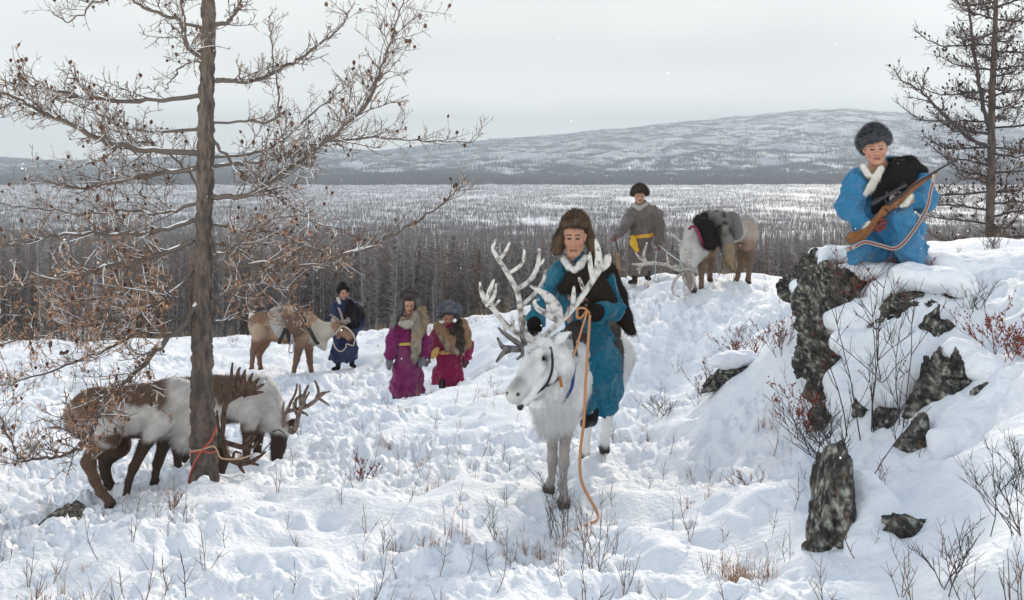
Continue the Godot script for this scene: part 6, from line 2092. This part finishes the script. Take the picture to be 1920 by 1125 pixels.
	for part in [["barrel", [[1700, 357, 7.555], [1745, 327, 7.57], [1796, 297, 7.59]], 0.0085], ["receiver", [[1664, 384, 7.55], [1702, 356, 7.55]], 0.015], ["scope", [[1634, 383, 7.53], [1646, 376, 7.53], [1655, 371, 7.53], [1676, 359, 7.53], [1686, 353, 7.53], [1698, 346, 7.53]], 0.0], ["scope_turret", [[1664, 365, 7.53], [1661, 360, 7.53]], 0.011], ["scope_mount", [[1657, 371, 7.535], [1664, 382, 7.55]], 0.008], ["scope_mount", [[1680, 357, 7.535], [1686, 365, 7.55]], 0.008], ["trigger_guard", [[1650, 405, 7.55], [1656, 410, 7.545], [1664, 405, 7.545], [1668, 396, 7.55]], 0.004], ["bolt", [[1660, 392, 7.54], [1666, 398, 7.51]], 0.006], ["front_sight", [[1791, 300, 7.588], [1789, 294, 7.588]], 0.006]]:
		var ps := []
		for q in part[1]:
			ps.append(P(q[0], q[1], q[2]))
		var cv := curve(ps, 3)
		var bb := Buf.new()
		bb.tube(cv, radii(cv.size(), [0.020, 0.020, 0.0125, 0.0125, 0.015, 0.019] if part[2] == 0.0 else [part[2], part[2]]), 10, Color.WHITE)
		holder(part[0], r, M.steel).mesh = bb.mesh()
	strap(r, "sling", [[1751, 327, 7.57], [1749, 342, 7.55], [1745, 360, 7.54], [1738, 390, 7.53], [1718, 425, 7.52], [1694, 456, 7.5], [1676, 466, 7.5], [1650, 460, 7.5], [1622, 454, 7.5], [1604, 462, 7.52], [1587, 469, 7.54]], 0.016, Color(0.36, 0.30, 0.28), 0.15, Vector3(0.25, 0.15, 1).normalized())
	strap(r, "sling_stripe", [[1749, 342, 7.546], [1745, 360, 7.536], [1738, 390, 7.526], [1718, 425, 7.516], [1694, 456, 7.496], [1676, 466, 7.496], [1650, 460, 7.496], [1622, 454, 7.496], [1604, 462, 7.516]], 0.005, Color(0.17, 0.05, 0.04), 0.3, Vector3(0.25, 0.15, 1).normalized())

func stander(label: String, px: float, d: float, fig: Dictionary) -> Node3D:
	# a standing person in a long belted coat
	var t := base("person", on_ground(px, d), label, "person")
	for b in fig.boots:
		# the coat ends a hand above the snow, so that the boots show
		fig.hem[1] = minf(fig.hem[1], HORIZON - (on_ground(b[0], b[1]).y + 0.15) / d * F)
	var c: Vector3 = fig.head
	var ax := head_axes(fig.look, fig.get("tilt", 0.0))
	var s: float = fig.get("size", 1.05)
	var core := []
	for k in fig.coat:
		var thin := []
		for j in k:
			thin.append([j[0], j[1], j[2], j[3] * 0.5])
		if k[-1][1] < float(fig.hem[1]) - 20.0:
			S(core, thin, Color(0.03, 0.028, 0.03), 0.04)
	for b in fig.boots:
		core.append(cap(on_ground(b[0], b[1], 0.12), on_ground(px, d + 0.02, 0.7), 0.05, 0.07, Color(0.03, 0.028, 0.03), 0.03))
	core.append(cap(c - Vector3(0, 0.1, 0.02), c - Vector3(0, 0.26, 0.04), 0.055, 0.07, SKIN, 0.03))
	var grids := [[head_pieces(c, ax, s, Color(0.02, 0.016, 0.014)), 0.007], [core, 0.03]]
	for h in fig.hands:
		var hp := []
		if h.get("mitten", false):
			hp.append(cap(h.at, h.at + h.dir * 0.07, 0.045, 0.05, h.col, 0.03))
			hp.append(cap(h.at + h.dir * 0.07, h.at + h.dir * 0.14, 0.05, 0.035, h.col, 0.03))
			hp.append(cap(h.at + h.dir * 0.03, h.at + h.dir * 0.09 + Vector3(0.05, 0, 0.03), 0.022, 0.02, h.col, 0.02))
			grids.append([hp, 0.012])
		else:
			hand(hp, h.at, h.dir, h.get("across", Vector3(0, 0, 1)), h.get("curl", 0.9), 1.05, h.col)
			grids.append([hp, 0.0075])
	body("body", t, M.skin, grids, {"paint": face_paint(c, ax, s)})
	var p := []
	for k in fig.coat:
		S(p, k, fig.col, 0.05, Vector3(0, 0, 1), 1.25 if k[0][3] > 16.0 else 1.0)
	hem(p, fig.hem[0], fig.hem[1], fig.hem[2])
	body("coat", t, M.coat, [[p, 0.016]], {"move": folds(fig.get("fold", 0.034), 1.6), "paint": cloth_paint(0.15)})
	for b in fig.boots:
		boot(t, b[0], b[1] - 0.03, fig.hem[1] - 2.0, 0.055, b[2])
	return t

func wound(parent: Node3D, called: String, px: float, py: float, d: float, rx: float, rz: float, r: float, col: Color, slope := 0.0) -> void:
	# a sash wound round the waist
	var c := P(px, py, d)
	var pts := PackedVector3Array()
	for k in 29:
		var a := TAU * k / 28.0
		pts.append(c + Vector3(cos(a) * rx, slope * cos(a) * rx + 0.006 * sin(a * 5.0), sin(a) * rz))
	var b := Buf.new()
	b.tube(pts, radii(29, [r, r]), 8, col, Color(-1, 0, 0), 0.6, Vector3.UP.cross(Vector3.RIGHT), false)
	for k in b.v.size():
		b.v[k] += b.n[k] * 0.008 * n_small.get_noise_3d(b.v[k].x * 3.0, b.v[k].y * 8.0, b.v[k].z * 3.0)
	holder(called, parent, M.cloth).mesh = b.mesh()

func pelt(parent: Node3D, called: String, chains: Array, cell: float, count: int, lng: float, wid: float, tip: Color, comb := Vector3(0, -0.8, 0)) -> void:
	var p := []
	for ch in chains:
		S(p, ch[0], ch[1], 0.04, Vector3(0, 0, 1), ch[2] if ch.size() > 2 else 1.3)
	var mottle := func(q: Vector3, _n: Vector3, c: Color) -> Color:
		var a := n_small.get_noise_3d(q.x * 2.4, q.y * 1.0, q.z * 2.4)
		var b := n_fine.get_noise_3d(q.x * 3.0, q.y * 1.2, q.z * 3.0)
		var o := c * (1.0 + 0.55 * a + 0.5 * b)
		o = o.lerp(Color(0.05, 0.042, 0.04), clampf((a + b - 0.25) * 1.6, 0.0, 0.6))
		return Color(maxf(o.r, 0.005), maxf(o.g, 0.005), maxf(o.b, 0.005), 1.0)
	body(called, parent, M.hide, [[p, cell]], {"paint": mottle, "fur": {"count": count, "length": lng, "width": wid, "comb": comb, "shade": 0.6, "lift": 0.55, "tip": tip}})

func grey_man() -> void:
	var col := Color(0.125, 0.108, 0.10)
	var d := 17.0
	var t := stander("man in a long grey coat and yellow sash on the crest holding a lead rope", 1205, d, {
		"head": P(1199, 368, 16.95), "look": Vector3(-0.05, -0.05, 1), "size": 1.02, "col": col,
		"coat": [[[1203, 440, d, 21], [1206, 415, d, 24], [1207, 400, d, 22]], [[1188, 398, d, 11], [1207, 392, d, 12.5], [1228, 398, d, 11]], [[1202, 440, d, 20], [1199, 480, d, 25], [1198, 530, d, 28]],
			[[1187, 400, d - 0.05, 11.5], [1171, 424, d - 0.15, 9.5], [1157, 441, d - 0.3, 7.5]], [[1230, 401, d, 11.5], [1238, 430, d - 0.05, 10], [1235, 455, d - 0.15, 8]], [[1204, 394, d, 9], [1200, 382, d - 0.03, 9]]],
		"hem": [1199, 521, d], "hands": [{"at": P(1156, 442, d - 0.32), "dir": Vector3(-0.45, -0.8, 0.2).normalized(), "col": Color(0.20, 0.08, 0.07), "curl": 1.2}, {"at": P(1235, 457, d - 0.16), "dir": Vector3(0, -1, 0.1).normalized(), "col": Color(0.13, 0.04, 0.045), "curl": 1.1, "across": Vector3(0.3, 0, 1)}],
		"boots": [[1190, d - 0.02, Vector3(-0.7, 0, 0.6)], [1214, d - 0.08, Vector3(0.1, 0, 1)]]})
	var fur := Color(0.05, 0.038, 0.030)
	fur_hat(t, pieces_of([[[[1192, 357, d + 0.02, 9], [1207, 357, d + 0.02, 9]], fur], [[[1199, 354, d - 0.04, 7], [1200, 354, d + 0.1, 11]], fur], [[[1186, 363, d, 5], [1199, 355, d - 0.14, 5], [1213, 362, d, 5]], fur]]), 0.015, Color(0.20, 0.15, 0.11), 4000, 0.032, 0.005)
	wound(t, "sash", 1203, 442, d, 0.195, 0.165, 0.035, Color(0.62, 0.33, 0.055), 0.12)
	var kn := []
	S(kn, [[1187, 446, d - 0.19, 5], [1189, 456, d - 0.2, 6], [1194, 469, d - 0.19, 4.5]], Color(0.62, 0.36, 0.05), 0.03)
	S(kn, [[1184, 452, d - 0.19, 4], [1186, 460, d - 0.2, 3.5]], Color(0.62, 0.36, 0.05), 0.03)
	body("sash_knot", t, M.cloth, [[kn, 0.013]], {"move": folds(0.012, 4.0)})
	var cl := []
	S(cl, [[1188, 385, d - 0.1, 4.5], [1199, 391, d - 0.18, 4], [1211, 383, d - 0.1, 4.5]], Color(0.34, 0.31, 0.28), 0.03)
	body("collar", t, M.cloth, [[cl, 0.014]], {})
	var rc := base("rifle_case", P(1159, 500, 16.6), "tan hide rifle case hanging upright from the grey-coated man's hand", "case")
	strap(rc, "cord", [[1154, 448, 16.62], [1157, 462, 16.6], [1159, 478, 16.6]], 0.012, Color(0.06, 0.05, 0.045))
	var rp := []
	S(rp, [[1159, 477, 16.6, 3.5], [1160, 500, 16.6, 4.6], [1158, 530, 16.6, 5.2]], Color(0.25, 0.155, 0.09), 0.02)
	body("hide_case", rc, M.hide, [[rp, 0.014]], {"paint": cloth_paint(0.4)})
	var rope := base("lead_rope", P(1250, 472, 16), "pale green lead rope from the grey-coated man to the pelt-laden reindeer", "rope")
	strap(rope, "rope", [[1235, 460, 16.8], [1250, 472, 16.3], [1263, 482, 15.7], [1276, 492, 15.05], [1280, 504, 14.88]], 0.011, Color(0.36, 0.42, 0.40))
	strap(rope, "rope", [[1234, 462, 16.8], [1230, 480, 16.75], [1229, 505, 16.7], [1228, 522, 16.7]], 0.009, Color(0.36, 0.42, 0.40))

func pieces_of(list: Array) -> Array:
	var p := []
	for k in list:
		S(p, k[0], k[1], 0.03)
	return p

func first_woman() -> void:
	var col := Color(0.165, 0.016, 0.085)
	var d := 14.9
	var gy := Color(0.19, 0.185, 0.19)
	var t := stander("taller woman in a plum coat with grey fur hat and long fox scarf", 763, d, {
		"head": P(768, 573, d - 0.03), "look": Vector3(0.05, -0.08, 1), "size": 0.94, "col": col,
		"coat": [[[766, 650, d, 22], [767, 632, d, 24], [767, 618, d, 22]], [[746, 614, d, 12.5], [767, 606, d, 14], [787, 614, d, 12.5]], [[766, 650, d, 21], [764, 700, d, 28], [762, 755, d, 35]],
			[[744, 616, d - 0.03, 13.5], [735, 642, d - 0.08, 12], [729, 667, d - 0.1, 10]], [[789, 616, d - 0.03, 13.5], [796, 642, d - 0.06, 12], [795, 666, d - 0.1, 10]]],
		"hem": [763, 748, d], "hands": [{"at": P(730, 672, d - 0.11), "dir": Vector3(0, -1, 0.05), "col": Color(0.15, 0.155, 0.17), "mitten": true}, {"at": P(794, 668, d - 0.12), "dir": Vector3(-0.3, -0.9, 0.1).normalized(), "col": Color(0.15, 0.155, 0.17), "mitten": true}],
		"boots": [[742, d - 0.04, Vector3(-0.25, 0, 0.9)], [766, d + 0.05, Vector3(0.2, 0, 0.9)]]})
	fur_hat(t, pieces_of([[[[760, 557, d + 0.03, 11], [776, 557, d + 0.03, 11]], Color(0.075, 0.066, 0.06)], [[[768, 553, d - 0.03, 8], [768, 553, d + 0.1, 13]], Color(0.075, 0.066, 0.06)], [[[754, 563, d, 6], [750, 580, d - 0.02, 7], [747, 594, d - 0.06, 6]], gy * 0.7], [[[783, 563, d, 6], [786, 580, d - 0.02, 7], [786, 594, d - 0.06, 6]], gy * 0.7]]), 0.014, Color(0.24, 0.22, 0.21), 5000, 0.03, 0.005)
	var tan_ := Color(0.33, 0.235, 0.15)
	pelt(t, "fox_scarf", [[[[740, 592, d - 0.12, 6], [738, 605, d - 0.13, 5], [738, 615, d - 0.13, 2.5]], gy], [[[756, 600, d - 0.13, 7], [768, 602, d - 0.15, 7], [784, 598, d - 0.12, 8]], tan_], [[[752, 606, d - 0.2, 5], [763, 608, d - 0.22, 7], [768, 606, d - 0.22, 6]], Color(0.52, 0.47, 0.41)], [[[790, 582, d - 0.06, 9], [793, 600, d - 0.1, 10], [788, 620, d - 0.18, 9], [780, 632, d - 0.21, 8]], tan_], [[[779, 590, d - 0.18, 8], [780, 612, d - 0.2, 8], [776, 640, d - 0.22, 4], [773, 652, d - 0.24, 2.5]], Color(0.27, 0.23, 0.2)], [[[786, 632, d - 0.2, 5], [781, 655, d - 0.25, 8], [777, 670, d - 0.26, 6], [777, 680, d - 0.26, 2.5]], Color(0.34, 0.28, 0.21)]], 0.015, 7000, 0.035, 0.005, Color(0.45, 0.38, 0.3))
	wound(t, "sash", 766, 642, d, 0.185, 0.155, 0.024, Color(0.56, 0.38, 0.10), 0.02)

func second_woman() -> void:
	var col := Color(0.25, 0.020, 0.075)
	var d := 15.6
	var t := stander("shorter woman in a crimson coat with blue grey fur hat and tan pelt scarf", 838, d, {
		"head": P(841, 597, d - 0.03), "look": Vector3(0.02, -0.12, 1), "tilt": -0.06, "size": 0.92, "col": col,
		"coat": [[[842, 660, d, 22], [843, 642, d, 24], [843, 630, d, 23]], [[822, 626, d, 12.5], [843, 618, d, 14], [866, 626, d, 12.5]], [[842, 660, d, 21], [840, 700, d, 27], [838, 750, d, 34]],
			[[820, 628, d - 0.03, 13], [810, 648, d - 0.07, 11.5], [803, 665, d - 0.1, 9]], [[868, 628, d - 0.03, 13], [876, 650, d - 0.06, 11], [874, 668, d - 0.1, 9]]],
		"hem": [838, 737, d], "hands": [{"at": P(802, 667, d - 0.1), "dir": Vector3(-0.2, -1, 0.05).normalized(), "col": Color(0.15, 0.15, 0.16), "mitten": true}, {"at": P(873, 669, d - 0.1), "dir": Vector3(-0.1, -1, 0.1).normalized(), "col": Color(0.10, 0.04, 0.05), "mitten": true}],
		"boots": [[829, d - 0.15, Vector3(-0.3, 0, 0.9)], [850, d - 0.05, Vector3(0.3, 0, 0.9)]]})
	var bg := Color(0.15, 0.16, 0.185)
	fur_hat(t, pieces_of([[[[832, 581, d + 0.03, 11], [851, 581, d + 0.03, 11]], bg], [[[841, 578, d - 0.03, 8], [841, 577, d + 0.1, 13]], bg], [[[826, 579, d, 7], [825, 590, d, 6]], bg], [[[858, 578, d, 8], [858, 592, d, 6]], bg], [[[828, 584, d - 0.1, 5], [841, 580, d - 0.15, 5.5], [855, 584, d - 0.1, 5]], bg]]), 0.014, Color(0.36, 0.37, 0.41), 5500, 0.032, 0.005)
	var tan_ := Color(0.36, 0.225, 0.13)
	var blk := Color(0.022, 0.018, 0.017)
	pelt(t, "pelt_scarf", [[[[820, 611, d - 0.1, 8], [829, 622, d - 0.17, 10], [843, 634, d - 0.2, 12], [852, 642, d - 0.22, 13], [850, 656, d - 0.23, 8]], tan_], [[[830, 630, d - 0.2, 7], [840, 645, d - 0.23, 8], [838, 655, d - 0.24, 3]], Color(0.42, 0.33, 0.24)], [[[868, 606, d - 0.08, 9], [873, 625, d - 0.12, 10], [877, 645, d - 0.14, 7], [872, 652, d - 0.18, 5]], tan_], [[[862, 604, d - 0.1, 6], [852, 621, d - 0.26, 8], [864, 620, d - 0.27, 7]], blk], [[[862, 628, d - 0.26, 6], [862, 645, d - 0.29, 8], [866, 657, d - 0.29, 4]], blk], [[[856, 655, d - 0.27, 4], [858, 664, d - 0.27, 2]], Color(0.5, 0.44, 0.38)], [[[868, 655, d - 0.27, 4], [869, 665, d - 0.27, 2]], Color(0.5, 0.44, 0.38)]], 0.015, 8000, 0.035, 0.005, Color(0.45, 0.36, 0.26))
	wound(t, "sash", 842, 657, d, 0.195, 0.165, 0.032, Color(0.64, 0.40, 0.16), 0.02)
	var kn := []
	S(kn, [[820, 655, d - 0.17, 5], [815, 663, d - 0.19, 5.5], [811, 671, d - 0.19, 3]], Color(0.62, 0.40, 0.14), 0.03)
	body("sash_knot", t, M.cloth, [[kn, 0.013]], {"move": folds(0.01, 4.0)})

func navy_man() -> void:
	var col := Color(0.022, 0.031, 0.082)
	var d := 19.2
	var t := stander("man in a navy coat and black knit cap behind the saddled reindeer", 645, d, {
		"head": P(645, 550, d - 0.03), "look": Vector3(0.35, -0.02, 1), "size": 1.0, "col": col,
		"coat": [[[646, 625, d, 18], [648, 600, d, 21], [648, 582, d, 20]], [[630, 578, d, 10.5], [648, 570, d, 12], [668, 578, d, 10.5]], [[646, 625, d, 19], [645, 655, d, 24], [645, 690, d, 30]],
			[[629, 580, d - 0.03, 10.5], [622, 603, d - 0.12, 9], [630, 620, d - 0.3, 7]], [[668, 580, d - 0.03, 11], [674, 605, d - 0.1, 10], [666, 622, d - 0.3, 7.5]]],
		"hem": [645, 683, d], "hands": [{"at": P(632, 622, d - 0.34), "dir": Vector3(0.5, -0.7, 0.3).normalized(), "col": SKIN, "curl": 1.0}, {"at": P(664, 624, d - 0.34), "dir": Vector3(-0.3, -0.8, 0.3).normalized(), "col": SKIN, "curl": 1.0}],
		"boots": [[634, d - 0.03, Vector3(-0.6, 0, 0.7)], [660, d - 0.03, Vector3(0.5, 0, 0.8)]]})
	var cp := []
	S(cp, [[643, 541, d, 9.5], [643, 536, d + 0.02, 8.5]], Color(0.012, 0.012, 0.014), 0.02)
	S(cp, [[638, 544, d - 0.02, 7.5], [649, 543, d - 0.02, 7.5]], Color(0.012, 0.012, 0.014), 0.02)
	body("knit_cap", t, M.cloth, [[cp, 0.012]], {})
	var blk := Color(0.018, 0.015, 0.016)
	pelt(t, "fur_cape", [[[[655, 568, d - 0.1, 8], [664, 585, d - 0.2, 12], [664, 605, d - 0.25, 11], [660, 618, d - 0.28, 6]], blk], [[[672, 582, d - 0.05, 10], [677, 600, d - 0.1, 9]], blk], [[[650, 590, d - 0.22, 6], [652, 605, d - 0.24, 6]], blk]], 0.018, 4000, 0.05, 0.007, Color(0.07, 0.055, 0.055))
	var cl := []
	S(cl, [[634, 560, d - 0.12, 3.5], [637, 568, d - 0.2, 3]], Color(0.5, 0.46, 0.44), 0.02)
	body("collar", t, M.cloth, [[cl, 0.014]], {})

func _ready() -> void:
	make_noise(n_big, 3, 0.16, 2)
	make_noise(n_mid, 14, 0.85, 2)
	make_noise(n_small, 25, 2.4, 2)
	make_noise(n_fine, 36, 6.5, 2)
	make_noise(n_wood, 47, 0.02, 3)
	make_noise(n_print, 58, 2.6, 1, FastNoiseLite.TYPE_CELLULAR)
	n_print.fractal_type = FastNoiseLite.FRACTAL_NONE
	set_view()
	solve_land()
	make_land()
	make_woods()
	M.fur = vmat(0.85)
	M.cloth = vmat(0.92)
	make_trees()
	make_rocks()
	make_deer()
	make_people()
	run_jobs()
